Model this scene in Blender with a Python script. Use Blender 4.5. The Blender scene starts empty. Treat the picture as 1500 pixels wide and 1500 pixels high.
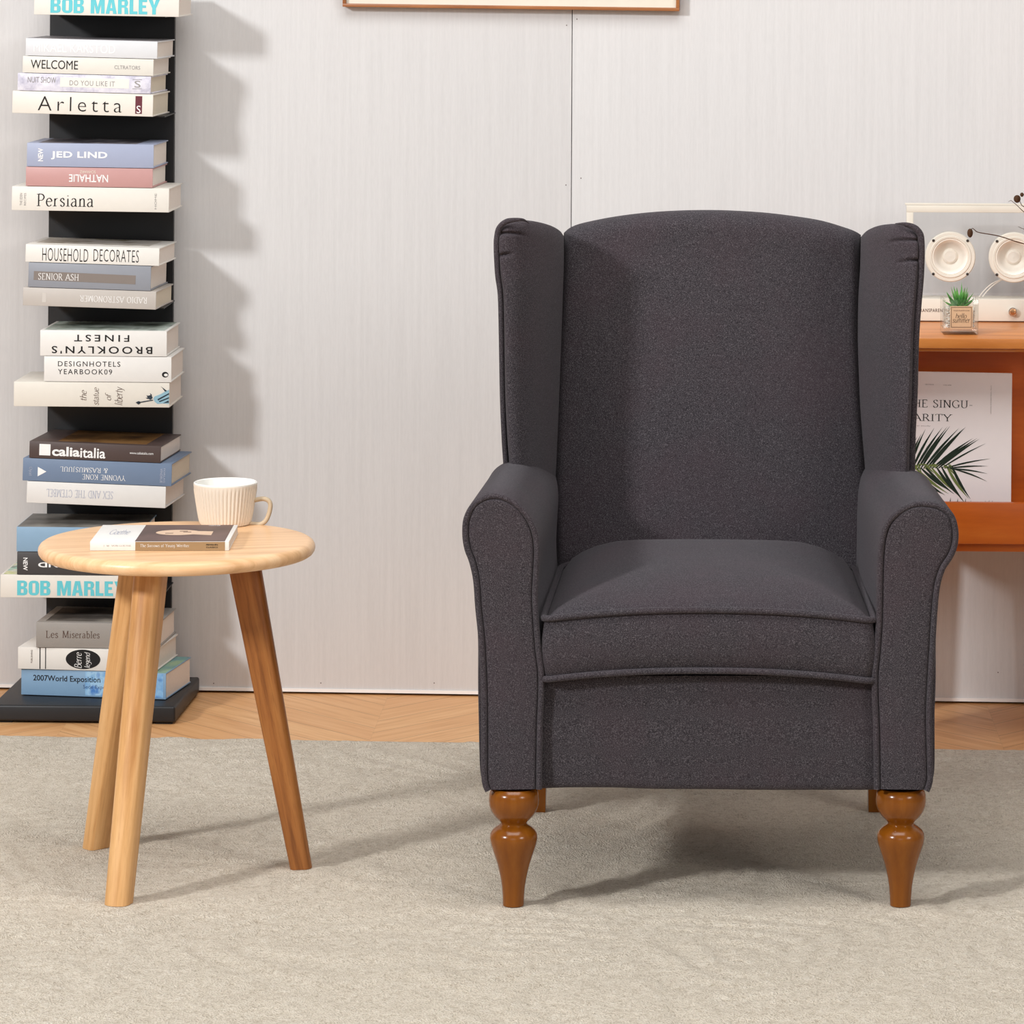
import bpy, bmesh, math, random
from mathutils import Vector, Matrix, Euler, noise
random.seed(4)
PI = math.pi
scene = bpy.context.scene
COL = scene.collection

# ------------------------------------------------------------------ camera
F, CX, CY, ROLL, H = 5758.0, 1020.0, -100.0, 0.005, 1.437     # focal length / principal point in photo pixels, eye height in m
cam_d = bpy.data.cameras.new('camera')
cam = bpy.data.objects.new('camera', cam_d)
COL.objects.link(cam)
cam_d.sensor_width = 36.0
cam_d.lens = 36.0 * F / 1500.0
cam_d.shift_x = (750.0 - CX) / 1500.0
cam_d.shift_y = -(750.0 - CY) / 1500.0
cam_d.clip_start = 0.1
cam_d.clip_end = 60
rt = Vector((1, 0, ROLL)).normalized()
up = Vector((-ROLL, 0, 1)).normalized()
bk = rt.cross(up)
cam.matrix_world = Matrix(((rt.x, up.x, bk.x, 0), (rt.y, up.y, bk.y, 0), (rt.z, up.z, bk.z, H), (0, 0, 0, 1)))
scene.camera = cam

# ------------------------------------------------------------------ light and exposure
scene.view_settings.view_transform = 'Standard'
scene.view_settings.look = 'None'
scene.view_settings.gamma = 1.0
scene.view_settings.use_curve_mapping = False
scene.view_settings.exposure = -0.06
world = bpy.data.worlds.new('world')
scene.world = world
world.use_nodes = True
world.node_tree.nodes['Background'].inputs['Color'].default_value = (0.95, 0.98, 1.0, 1)
world.node_tree.nodes['Background'].inputs['Strength'].default_value = 0.22


def area(name, loc, target, size, power, color=(1, 1, 1), size_y=None):
    l = bpy.data.lights.new(name, 'AREA')
    l.shape = 'RECTANGLE'
    l.size = size
    l.size_y = size_y or size
    l.energy = power
    l.color = color
    o = bpy.data.objects.new(name, l)
    COL.objects.link(o)
    o.location = loc
    o.rotation_euler = (Vector(target) - Vector(loc)).to_track_quat('-Z', 'Y').to_euler()
    return o


area('softbox_overhead', (-0.3, 4.8, 3.5), (-0.3, 6.5, 0), 2.8, 90, (1, 0.985, 0.97), 1.8)
area('added_front_fill', (-0.3, -0.7, 2.0), (-0.2, 6.5, 0.6), 2.4, 20, (1, 0.985, 0.97), 1.6)  # unseen fill behind the camera, added to brighten the lower wall
area('softbox_left', (-4.9, 1.3, 3.55), (-0.5, 7.0, 0.7), 0.66, 385, (0.985, 0.992, 1))
area('softbox_right', (3.1, 2.3, 2.2), (0.2, 6.4, 0.5), 1.2, 62, (1, 0.965, 0.92))


# ------------------------------------------------------------------ pixel to place
def ray(px, py):
    u, v = (px - CX) / F, (py - CY) / F
    n = math.sqrt(1 + ROLL * ROLL)
    return ((u + ROLL * v) / n, (-v + ROLL * u) / n)


def at(px, py, Y):
    x, z = ray(px, py)
    return Vector((x * Y, Y, H + z * Y))


def onz(px, py, z):
    rx, rz = ray(px, py)
    Y = (z - H) / rz
    return Vector((rx * Y, Y, z))


# ------------------------------------------------------------------ materials
def lin(c):
    c = c / 255.0
    return c / 12.92 if c <= 0.04045 else ((c + 0.055) / 1.055) ** 2.4


def rgb(r, g, b):
    return (lin(r), lin(g), lin(b), 1)


class NT:
    def __init__(self, name, rough=0.5, spec=0.5):
        self.m = bpy.data.materials.new(name)
        self.m.use_nodes = True
        self.t = self.m.node_tree
        self.b = self.t.nodes['Principled BSDF']
        self.b.inputs['Roughness'].default_value = rough
        self.b.inputs['Specular IOR Level'].default_value = spec

    def n(self, kind, **kw):
        o = self.t.nodes.new(kind)
        for k, v in kw.items():
            if k.startswith('i_'):
                key = k[2:]
                key = int(key) if key.isdigit() else key
                self.put(v, o.inputs[key])
            else:
                setattr(o, k, v)
        return o

    def put(self, v, sock):
        if isinstance(v, bpy.types.NodeSocket):
            self.t.links.new(v, sock)
        elif hasattr(v, 'outputs'):
            self.t.links.new(v.outputs[0], sock)
        else:
            sock.default_value = v

    def math(self, op, a, b=0.0, c=0.0):
        o = self.n('ShaderNodeMath', operation=op)
        self.put(a, o.inputs[0]); self.put(b, o.inputs[1]); self.put(c, o.inputs[2])
        return o.outputs[0]

    def coord(self, kind='Object'):
        return self.n('ShaderNodeTexCoord').outputs[kind]

    def scaled(self, vec, s):
        o = self.n('ShaderNodeVectorMath', operation='MULTIPLY')
        self.put(vec, o.inputs[0]); o.inputs[1].default_value = s
        return o.outputs[0]

    def noise(self, vec, scale, detail=2.0, rough=0.5):
        o = self.n('ShaderNodeTexNoise')
        self.put(vec, o.inputs['Vector'])
        o.inputs['Scale'].default_value = scale
        o.inputs['Detail'].default_value = detail
        o.inputs['Roughness'].default_value = rough
        return o.outputs['Fac']

    def ramp(self, fac, stops):
        o = self.n('ShaderNodeValToRGB')
        self.put(fac, o.inputs[0])
        e = o.color_ramp.elements
        e[0].position, e[0].color = stops[0]
        e[1].position, e[1].color = stops[-1]
        for p, c in stops[1:-1]:
            q = e.new(p); q.color = c
        return o.outputs[0]

    def mix(self, fac, a, b, blend='MIX'):
        o = self.n('ShaderNodeMix', data_type='RGBA', blend_type=blend)
        self.put(fac, o.inputs[0]); self.put(a, o.inputs[6]); self.put(b, o.inputs[7])
        return o.outputs[2]

    def color(self, v):
        self.put(v, self.b.inputs['Base Color'])

    def bump(self, h, strength=0.3, dist=0.002):
        o = self.n('ShaderNodeBump')
        self.put(h, o.inputs['Height'])
        o.inputs['Strength'].default_value = strength
        o.inputs['Distance'].default_value = dist
        self.t.links.new(o.outputs[0], self.b.inputs['Normal'])


def plain(name, c, rough=0.5, spec=0.5, metal=0.0, var=0.04, scale=40):
    m = NT(name, rough, spec)
    k = m.noise(m.coord(), scale, 3)
    dark = tuple(x * (1 - var) for x in c[:3]) + (1,)
    m.color(m.ramp(k, [(0.3, dark), (0.7, c)]))
    m.b.inputs['Metallic'].default_value = metal
    return m.m


def fabric():
    m = NT('charcoal_fabric', 0.95, 0.12)
    v = m.coord()
    fine = m.noise(v, 740, 2, 0.6)
    big = m.noise(v, 9, 3, 0.6)
    base = m.ramp(fine, [(0.3, rgb(34, 31, 34)), (0.52, rgb(61, 57, 61)), (0.74, rgb(102, 97, 101))])
    tint = m.mix(m.ramp(big, [(0.42, (0, 0, 0, 1)), (0.7, (1, 1, 1, 1))]), base, rgb(72, 56, 62))
    m.color(m.mix(0.26, base, tint))
    m.b.inputs['Sheen Weight'].default_value = 0.16
    m.b.inputs['Sheen Roughness'].default_value = 0.45
    m.b.inputs['Sheen Tint'].default_value = rgb(200, 195, 200)
    m.bump(fine, 0.55, 0.0018)
    return m.m


def wood(name, dark, mid, light, axis='Z', rough=0.4, grain=1.0, board=0.0, spec=0.4, ring=3.0):
    """streaky grain running along one object axis; board > 0 adds glued boards of that width"""
    m = NT(name, rough, spec)
    v = m.coord()
    st = {'X': (1.2, 22, 7), 'Y': (22, 1.2, 22), 'Z': (22, 22, 1.2)}[axis]
    sep = m.n('ShaderNodeSeparateXYZ'); m.put(v, sep.inputs[0])
    src = v
    tone = None
    if board:
        cross = sep.outputs[1] if axis == 'X' else sep.outputs[0]
        cell = m.math('FLOOR', m.math('DIVIDE', cross, board))
        wn = m.n('ShaderNodeTexWhiteNoise', noise_dimensions='1D'); m.put(cell, wn.inputs['W'])
        tone = wn.outputs['Value']
        off = m.n('ShaderNodeCombineXYZ')
        m.put(m.math('MULTIPLY', tone, 7.0), off.inputs[0]); m.put(m.math('MULTIPLY', tone, 5.0), off.inputs[1]); m.put(m.math('MULTIPLY', tone, 3.0), off.inputs[2])
        ad = m.n('ShaderNodeVectorMath', operation='ADD'); m.put(v, ad.inputs[0]); m.put(off.outputs[0], ad.inputs[1])
        src = ad.outputs[0]
    sv = m.scaled(src, st)
    streak = m.noise(sv, ring, 5, 0.6)
    pores = m.noise(m.scaled(src, tuple(s * 6 for s in st)), 5.0, 2, 0.5)
    c = m.ramp(streak, [(0.28, dark), (0.5, mid), (0.72, light)])
    c = m.mix(m.math('MULTIPLY', m.ramp(pores, [(0.55, (0, 0, 0, 1)), (0.75, (1, 1, 1, 1))]), 0.35 * grain), c, dark)
    if tone is not None:
        c = m.mix(m.math('MULTIPLY', tone, 0.3), c, dark)
    m.color(c)
    m.bump(pores, 0.03, 0.0004)
    return m.m


def chevron_floor():
    m = NT('oak_chevron_floor', 0.42, 0.4)
    v = m.coord()
    s = m.n('ShaderNodeSeparateXYZ'); m.put(v, s.inputs[0])
    W, P = 0.56, 0.105
    xs = m.math('DIVIDE', m.math('ADD', s.outputs[0], 0.572 + W * 20), W)
    col = m.math('FLOOR', xs)
    fx = m.math('FRACT', xs)
    par = m.math('MODULO', col, 2.0)
    sgn = m.math('SUBTRACT', m.math('MULTIPLY', par, 2.0), 1.0)
    t = m.math('ADD', s.outputs[1], m.math('MULTIPLY', m.math('MULTIPLY', sgn, fx), W * 1.05))
    tp = m.math('DIVIDE', t, P)
    cell = m.math('FLOOR', tp)
    ft = m.math('FRACT', tp)
    cmb = m.n('ShaderNodeCombineXYZ'); m.put(cell, cmb.inputs[0]); m.put(col, cmb.inputs[1])
    wn = m.n('ShaderNodeTexWhiteNoise', noise_dimensions='2D'); m.put(cmb.outputs[0], wn.inputs['Vector'])
    tone = wn.outputs['Value']
    # grain runs along the plank
    g = m.n('ShaderNodeCombineXYZ')
    m.put(m.math('MULTIPLY', tp, 2.4), g.inputs[0])
    m.put(m.math('ADD', m.math('MULTIPLY', s.outputs[0], 3.0), m.math('MULTIPLY', tone, 37.0)), g.inputs[1])
    gr = m.noise(g.outputs[0], 2.2, 5, 0.62)
    c = m.ramp(gr, [(0.25, rgb(194, 138, 86)), (0.5, rgb(222, 170, 116)), (0.75, rgb(236, 190, 138))])
    c = m.mix(m.math('MULTIPLY', tone, 0.5), c, rgb(208, 150, 98))
    line = m.math('MAXIMUM', m.math('LESS_THAN', ft, 0.03), m.math('MULTIPLY', m.math('LESS_THAN', fx, 0.002), 0.25))
    c = m.mix(m.math('MULTIPLY', line, 0.5), c, rgb(110, 72, 45))
    m.color(c)
    m.bump(gr, 0.05, 0.001)
    return m.m


def wallpaper():
    m = NT('pale_striped_wallpaper', 0.85, 0.15)
    v = m.coord()
    s1 = m.noise(m.scaled(v, (1, 1, 0.03)), 130, 2, 0.6)
    s2 = m.noise(m.scaled(v, (1, 1, 0.12)), 420, 2, 0.5)
    k = m.math('ADD', m.math('MULTIPLY', s1, 0.6), m.math('MULTIPLY', s2, 0.4))
    c = m.ramp(k, [(0.35, rgb(205, 204, 204)), (0.65, rgb(212, 211, 211))])
    m.color(c)
    m.bump(k, 0.04, 0.0012)
    return m.m


def rug_mat():
    m = NT('cream_pile', 1.0, 0.0)
    v = m.coord()
    fine = m.noise(v, 330, 2, 0.7)
    mid = m.noise(v, 90, 3, 0.6)
    big = m.noise(v, 2.5, 3, 0.5)
    k = m.math('ADD', m.math('MULTIPLY', fine, 0.6), m.math('MULTIPLY', mid, 0.4))
    c = m.ramp(k, [(0.28, rgb(174, 158, 136)), (0.5, rgb(231, 219, 201)), (0.7, rgb(248, 240, 226))])
    c = m.mix(m.math('MULTIPLY', big, 0.25), c, rgb(206, 188, 164))
    m.color(c)
    m.b.inputs['Sheen Weight'].default_value = 0.1
    m.bump(k, 1.0, 0.013)
    return m.m


def pane_glass(name, tint=(1, 1, 1, 1), refl=0.06):
    m = NT(name)
    t = m.t
    tr = t.nodes.new('ShaderNodeBsdfTransparent'); tr.inputs[0].default_value = tint
    gl = t.nodes.new('ShaderNodeBsdfGlossy'); gl.inputs['Roughness'].default_value = 0.06
    lw = t.nodes.new('ShaderNodeLayerWeight'); lw.inputs['Blend'].default_value = 0.25
    fac = m.math('ADD', m.math('MULTIPLY', lw.outputs['Fresnel'], 0.35), refl)
    mx = t.nodes.new('ShaderNodeMixShader')
    t.links.new(fac, mx.inputs[0]); t.links.new(tr.outputs[0], mx.inputs[1]); t.links.new(gl.outputs[0], mx.inputs[2])
    out = [n for n in t.nodes if n.type == 'OUTPUT_MATERIAL'][0]
    t.links.new(mx.outputs[0], out.inputs['Surface'])
    return m.m


FAB = fabric()
M = {
    'black_metal': plain('black_metal', rgb(32, 32, 34), 0.45, 0.4),
    'legwood': wood('amber_lacquered_wood', rgb(112, 60, 10), rgb(124, 69, 12), rgb(133, 78, 19), 'Z', 0.2, 0.6, spec=0.4),
    'oak_leg': wood('oiled_oak_leg', rgb(170, 116, 64), rgb(208, 158, 102), rgb(226, 180, 126), 'Z', 0.45, 1.0),
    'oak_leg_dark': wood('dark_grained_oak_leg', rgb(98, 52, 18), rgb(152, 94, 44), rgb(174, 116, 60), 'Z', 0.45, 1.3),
    'oak_top': wood('oiled_oak_top', rgb(212, 164, 116), rgb(234, 190, 144), rgb(243, 206, 164), 'X', 0.33, 0.7, board=0.062),
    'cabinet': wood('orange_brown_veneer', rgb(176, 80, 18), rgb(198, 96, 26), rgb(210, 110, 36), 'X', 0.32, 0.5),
    'cabinet_top_lit': wood('veneer_top_baked_reflection', rgb(192, 112, 50), rgb(214, 134, 66), rgb(224, 148, 80), 'X', 0.3, 0.4),  # same wood as the cabinet, lightened: reflection and lighting put into its colour
    'frame_wood': wood('walnut_frame', rgb(128, 76, 40), rgb(156, 98, 56), rgb(176, 118, 72), 'X', 0.4),
    'cream': plain('cream_card', rgb(224, 217, 202), 0.6, 0.3),
    'speaker_cream': plain('cream_panel', rgb(220, 213, 200), 0.5, 0.4, var=0.02),
    'white_cone': plain('white_cone', rgb(240, 233, 222), 0.5, 0.3, var=0.02),
    'dark': plain('dark_screw', rgb(50, 40, 34), 0.4),
    'ink': plain('black_ink', rgb(34, 32, 32), 0.7, 0.2),
    'ink_brown': plain('brown_ink', rgb(92, 70, 60), 0.7, 0.2),
    'ink_grey': plain('grey_ink', rgb(150, 146, 144), 0.7, 0.2),
    'ink_white': plain('white_ink', rgb(240, 238, 236), 0.6, 0.2),
    'ink_turq': plain('turquoise_ink', rgb(104, 196, 206), 0.6, 0.2),
    'ink_silver': plain('silver_ink', rgb(176, 180, 196), 0.5, 0.3),
    'pages': plain('paper_pages', rgb(226, 217, 208), 0.85, 0.1, var=0.05, scale=300),
    'pages_cream': plain('cream_pages', rgb(214, 204, 186), 0.85, 0.1, var=0.06, scale=300),
    'cup_out': plain('matte_beige_ceramic', rgb(226, 214, 198), 0.6, 0.3, var=0.01),
    'cup_handle': plain('beige_ceramic_handle', rgb(192, 172, 144), 0.55, 0.3, var=0.02),
    'cup_in': plain('white_glaze', rgb(238, 236, 230), 0.12, 0.5, var=0.01),
    'glass': pane_glass('clear_glass', (0.985, 0.99, 0.985, 1), 0.03),
    'acrylic': pane_glass('clear_acrylic', (0.978, 0.977, 0.974, 1), 0.02),
    'pebble': plain('white_gravel', rgb(236, 226, 214), 0.8, 0.2, var=0.25, scale=260),
    'kraft': plain('kraft_label', rgb(206, 172, 138), 0.8, 0.2, var=0.06, scale=200),
    'twig': plain('dry_brown_twig', rgb(84, 58, 40), 0.8, 0.2, var=0.3),
    'brass': plain('brushed_brass', rgb(196, 150, 110), 0.3, 0.5, 1.0),
    'chrome': plain('polished_steel', rgb(220, 215, 210), 0.15, 0.5, 1.0),
    'cable': plain('white_cable', rgb(236, 228, 218), 0.5),
    'canvas': plain('off_white_canvas', rgb(242, 235, 235), 0.8, 0.15, var=0.02),
    'palm_dark': plain('dark_green_print', rgb(44, 56, 46), 0.8, 0.1, var=0.3),
    'palm_lite': plain('olive_green_print', rgb(122, 136, 78), 0.8, 0.1, var=0.3),
    'vase': plain('grey_stoneware', rgb(150, 140, 130), 0.6, 0.3),
    'wall_white': plain('white_edge', rgb(236, 232, 228), 0.6),
    'gap_black': plain('black_gap', rgb(18, 16, 15), 0.9, 0.1),
}


def leaf_mat():
    m = NT('succulent_green', 0.4, 0.4)
    v = m.coord('Generated')
    s = m.n('ShaderNodeSeparateXYZ'); m.put(v, s.inputs[0])
    k = m.noise(m.coord(), 90, 3)
    c = m.ramp(k, [(0.3, rgb(40, 112, 44)), (0.7, rgb(110, 170, 84))])
    m.color(c)
    return m.m


M['leaf'] = leaf_mat()
_cov = {}


def cover_mat(r, g, b, rough=0.45):
    lum = 0.3 * r + 0.59 * g + 0.11 * b
    r, g, b = [(0.82 * q + 0.18 * lum) * 0.965 for q in (r, g, b)]
    k = (r, g, b, rough)
    if k not in _cov:
        _cov[k] = plain('book_cover_%d' % len(_cov), rgb(r, g, b), rough, 0.35, var=0.03, scale=60)
    return _cov[k]


def marble_mat():
    m = NT('lilac_marbled_cover', 0.5, 0.3)
    k = m.noise(m.coord(), 34, 5, 0.7)
    m.color(m.ramp(k, [(0.3, rgb(168, 166, 186)), (0.5, rgb(212, 210, 222)), (0.7, rgb(232, 230, 236))]))
    return m.m


def art_mat(name, cols, scale=18):
    m = NT(name, 0.45, 0.3)
    k = m.noise(m.coord(), scale, 3, 0.55)
    n = len(cols)
    m.color(m.ramp(k, [(0.28 + 0.44 * i / (n - 1), rgb(*c)) for i, c in enumerate(cols)]))
    return m.m


# ------------------------------------------------------------------ object helpers
def finish(name, me, mat, parent=None, smooth=35.0, mats=None):
    o = bpy.data.objects.new(name, me)
    COL.objects.link(o)
    for mm in (mats or [mat]):
        me.materials.append(mm)
    if smooth:
        for p in me.polygons:
            p.use_smooth = True
        try:
            me.set_sharp_from_angle(angle=math.radians(smooth))
        except Exception:
            pass
    if parent is not None:
        o.parent = parent
    return o


def mesh(name, verts, faces, mat, parent=None, smooth=35.0, world=False, mats=None, idx=None):
    """world=True: verts are world coordinates, parent is an unrotated Empty"""
    if world and parent is not None:
        w = parent.matrix_basis.inverted()
        verts = [w @ Vector(v) for v in verts]
    me = bpy.data.meshes.new(name)
    me.from_pydata([tuple(v) for v in verts], [], faces)
    me.update()
    if idx:
        for p, i in zip(me.polygons, idx):
            p.material_index = i
    return finish(name, me, mat, parent, smooth, mats)


def from_bm(name, bm, mat, parent=None, smooth=35.0, world=False):
    if world and parent is not None:
        bm.transform(parent.matrix_basis.inverted())
    bmesh.ops.recalc_face_normals(bm, faces=bm.faces)
    me = bpy.data.meshes.new(name)
    bm.to_mesh(me)
    bm.free()
    return finish(name, me, mat, parent, smooth)


def add_box(bm, c, s, bev=0.0, rot=None, seg=2):
    r = bmesh.ops.create_cube(bm, size=1.0)
    vs = r['verts']
    bmesh.ops.scale(bm, vec=s, verts=vs)
    if bev:
        es = list({e for v in vs for e in v.link_edges})
        g = bmesh.ops.bevel(bm, geom=es, offset=bev, segments=seg, profile=0.5, affect='EDGES')
        vs = list({v for f in g['faces'] for v in f.verts} | {v for v in vs if v.is_valid})
    if rot is not None:
        bmesh.ops.transform(bm, matrix=rot, verts=vs)
    bmesh.ops.translate(bm, vec=c, verts=vs)
    return vs


def box(name, c, s, mat, parent=None, bev=0.0, world=False, rot=None):
    bm = bmesh.new()
    add_box(bm, c, s, bev, rot)
    return from_bm(name, bm, mat, parent, 35.0, world)


def tube_data(pts, r, n=8, closed=False, vs=None, fs=None):
    vs = [] if vs is None else vs
    fs = [] if fs is None else fs
    pts = [Vector(p) for p in pts]
    N = len(pts)
    base = len(vs)
    ref = None
    for i, p in enumerate(pts):
        a = pts[(i - 1) % N] if (closed or i > 0) else p
        b = pts[(i + 1) % N] if (closed or i < N - 1) else p
        t = (b - a).normalized()
        if ref is None:
            ref = Vector((0, 1, 0)) if abs(t.y) < 0.9 else Vector((1, 0, 0))
        u = (ref - t * ref.dot(t)).normalized()
        ref = u
        w = t.cross(u)
        rr = r[i] if isinstance(r, (list, tuple)) else r
        for k in range(n):
            a_ = 2 * PI * k / n
            vs.append(p + u * (math.cos(a_) * rr) + w * (math.sin(a_) * rr))
    for i in range(N if closed else N - 1):
        j = (i + 1) % N
        for k in range(n):
            fs.append((base + i * n + k, base + i * n + (k + 1) % n, base + j * n + (k + 1) % n, base + j * n + k))
    if not closed:
        fs.append(tuple(base + k for k in range(n))[::-1])
        fs.append(tuple(base + (N - 1) * n + k for k in range(n)))
    return vs, fs


def tube(name, pts, r, mat, parent=None, n=8, closed=False, world=False):
    vs, fs = tube_data(pts, r, n, closed)
    return mesh(name, vs, fs, mat, parent, 60, world)


def lathe(name, prof, mat, parent=None, n=48, loc=(0, 0, 0), mats=None, idx=None, ribs=None, caps=True):
    """prof: list of (r, z); spun about z"""
    vs, fs, ix = [], [], []
    P = len(prof)
    for i, (r, z) in enumerate(prof):
        for k in range(n):
            a = 2 * PI * k / n
            rr = r
            if ribs and ribs[0] <= i <= ribs[1]:
                rr = r + ribs[3] * (abs(math.cos(a * ribs[2] / 2)) - 0.6)
            vs.append((loc[0] + rr * math.cos(a), loc[1] + rr * math.sin(a), loc[2] + z))
    for i in range(P - 1):
        for k in range(n):
            fs.append((i * n + k, i * n + (k + 1) % n, (i + 1) * n + (k + 1) % n, (i + 1) * n + k))
            ix.append(idx[i] if idx else 0)
    if caps and prof[0][0] > 1e-6:
        fs.append(tuple(range(n))[::-1]); ix.append(idx[0] if idx else 0)
    if caps and prof[-1][0] > 1e-6:
        fs.append(tuple((P - 1) * n + k for k in range(n))); ix.append(idx[-1] if idx else 0)
    return mesh(name, vs, fs, mat, parent, 40, False, mats, ix)


def spline(pts, n=8, closed=False):
    """Catmull-Rom through pts"""
    pts = [Vector(p) for p in pts]
    N = len(pts)
    out = []
    R = N if closed else N - 1
    for i in range(R):
        p0 = pts[(i - 1) % N] if (closed or i > 0) else pts[i] * 2 - pts[i + 1]
        p1, p2 = pts[i], pts[(i + 1) % N]
        p3 = pts[(i + 2) % N] if (closed or i + 2 < N) else p2 * 2 - p1
        for k in range(n):
            t = k / n
            out.append(0.5 * ((2 * p1) + (p2 - p0) * t + (2 * p0 - 5 * p1 + 4 * p2 - p3) * t * t + (3 * p1 - p0 - 3 * p2 + p3) * t ** 3))
    if not closed:
        out.append(pts[-1])
    return out


def thing(name, label, cat, loc=(0, 0, 0), rot=None, group=None):
    o = bpy.data.objects.new(name, None)
    COL.objects.link(o)
    o.empty_display_size = 0.05
    o.location = loc
    if rot is not None:
        o.rotation_euler = rot
    o['label'] = label
    o['category'] = cat
    if group:
        o['group'] = group
    bpy.context.view_layer.update()
    return o


def struct(o):
    o['kind'] = 'structure'
    return o


# ------------------------------------------------------------------ lettering
GL = {  # width | strokes; ~ smooth, _ serif
    'A': '.88|.04,0_ .44,1;.44,1 .84,0_;.18,.35 .68,.35', 'B': '.7|.15,0_ .15,1_;~.15,1 .42,.97 .55,.76 .42,.56 .15,.53;~.15,.53 .5,.5 .63,.27 .5,.03 .15,0',
    'C': '.8|~.74,.78 .62,.95 .42,1 .16,.82 .06,.5 .16,.18 .42,0 .62,.05 .75,.22', 'D': '.84|.15,0_ .15,1_;~.15,1 .5,.95 .74,.7 .74,.3 .5,.05 .15,0',
    'E': '.68|.15,0_ .15,1_;.15,1 .58,1 .58,.86;.15,.52 .46,.52;.15,0 .6,0 .62,.16', 'G': '.86|~.74,.8 .62,.95 .42,1 .16,.82 .06,.5 .16,.18 .42,0 .62,.04 .74,.12;.74,.08 .74,.42_',
    'H': '.86|.15,0_ .15,1_;.71,0_ .71,1_;.15,.52 .71,.52', 'I': '.36|.18,0_ .18,1_', 'J': '.46|~.3,1_ .3,.5 .29,.12 .18,-.08 .02,-.08',
    'K': '.82|.15,0_ .15,1_;.7,1_ .17,.42;.32,.56 .74,0_', 'L': '.64|.15,0_ .15,1_;.15,0 .58,0 .6,.18', 'M': '1.04|.13,0_ .15,1_;.15,1 .52,.04;.52,.04 .88,1;.88,1_ .91,0_',
    'N': '.88|.14,0_ .14,1_;.14,1 .74,0;.74,0 .74,1_', 'O': '.88|~.44,1 .16,.84 .06,.5 .16,.16 .44,0 .72,.16 .82,.5 .72,.84 .44,1', 'P': '.66|.15,0_ .15,1_;~.15,1 .46,.96 .6,.74 .46,.5 .15,.46',
    'R': '.78|.15,0_ .15,1_;~.15,1 .45,.97 .58,.75 .45,.52 .15,.49;.36,.5 .72,0_', 'S': '.6|~.5,.82 .42,.96 .28,1 .12,.9 .1,.74 .28,.55 .46,.42 .52,.24 .42,.05 .26,0 .12,.06 .06,.22',
    'T': '.74|.37,0_ .37,1;.04,.85 .05,1 .69,1 .7,.85', 'U': '.84|~.15,1_ .15,.5 .17,.15 .42,0 .66,.15 .69,.5 .69,1_', 'V': '.84|.04,1_ .42,0;.42,0 .8,1_', 'W': '1.16|.03,1_ .34,0;.34,0 .58,.9;.58,.9 .84,0;.84,0 1.12,1_',
    'X': '.8|.08,0_ .72,1_;.08,1_ .72,0_', 'Y': '.8|.04,1_ .4,.46;.76,1_ .4,.46;.4,.5 .4,0_', '&': '.84|~.8,.5 .66,.2 .4,0 .16,.06 .1,.28 .24,.46 .46,.62 .52,.84 .4,1 .28,.9 .28,.72 .44,.42 .62,.14 .82,0',
    '-': '.44|.06,.36 .38,.36', "'": '.25|.1,1 .1,.8', '.': '.28|.12,.0 .12,.07', ' ': '.4|', '1': '.4|.2,0_ .2,1', '0': '.6|~.3,1 .1,.5 .3,0 .5,.5 .3,1',
    'a': '.56|~.08,.55 .22,.66 .38,.6 .42,.45 .42,.12 .46,.02 .54,.03;~.42,.4 .2,.36 .06,.18 .14,.02 .28,.02 .42,.14', 'b': '.6|.13,0 .13,1_;~.13,.5 .3,.66 .5,.52 .53,.32 .46,.08 .3,0 .13,.1',
    'd': '.6|.46,0_ .46,1_;~.46,.5 .3,.66 .1,.52 .06,.32 .13,.08 .3,0 .46,.12', 'e': '.54|~.07,.38 .48,.4 .44,.58 .28,.66 .12,.55 .06,.32 .14,.08 .3,0 .48,.12', 'f': '.38|~.16,0_ .16,.6 .2,.9 .34,1 .4,.92;.04,.64 .32,.64',
    'g': '.56|~.46,.62 .3,.66 .12,.58 .1,.36 .28,.24 .44,.4 .4,.6;~.44,.6 .44,.2 .42,-.16 .26,-.3 .08,-.2', 'h': '.62|.13,0_ .13,1_;~.13,.48 .3,.66 .46,.58 .48,.3 .48,0_', 'i': '.3|.15,0_ .15,.64;.15,.84 .15,.9', 'l': '.3|.15,0_ .15,1_',
    'm': '.92|.13,0_ .13,.64;~.13,.48 .28,.66 .42,.58 .45,.3 .45,0_;~.45,.48 .6,.66 .74,.58 .78,.3 .78,0_', 'n': '.62|.13,0_ .13,.64;~.13,.48 .3,.66 .46,.58 .48,.3 .48,0_', 'o': '.56|~.28,.66 .1,.54 .06,.33 .1,.12 .28,0 .46,.12 .5,.33 .46,.54 .28,.66',
    'r': '.44|.13,0_ .13,.64;~.13,.44 .24,.62 .38,.64', 's': '.46|~.38,.52 .3,.65 .18,.65 .08,.5 .22,.36 .38,.24 .36,.06 .22,0 .07,.12', 't': '.38|~.17,.86 .17,.3 .2,.04 .34,.05;.03,.63 .32,.63', 'u': '.62|~.12,.64 .12,.25 .2,.02 .36,.06 .48,.22;.48,.64 .48,0_',
    'w': '.84|.04,.64 .24,0;.24,0 .42,.6;.42,.6 .6,0;.6,0 .8,.64', 'y': '.56|.06,.64 .28,.04;~.5,.64 .3,.08 .2,-.2 .06,-.28', 'v': '.54|.05,.64 .27,0;.27,0 .5,.64',
}


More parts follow.
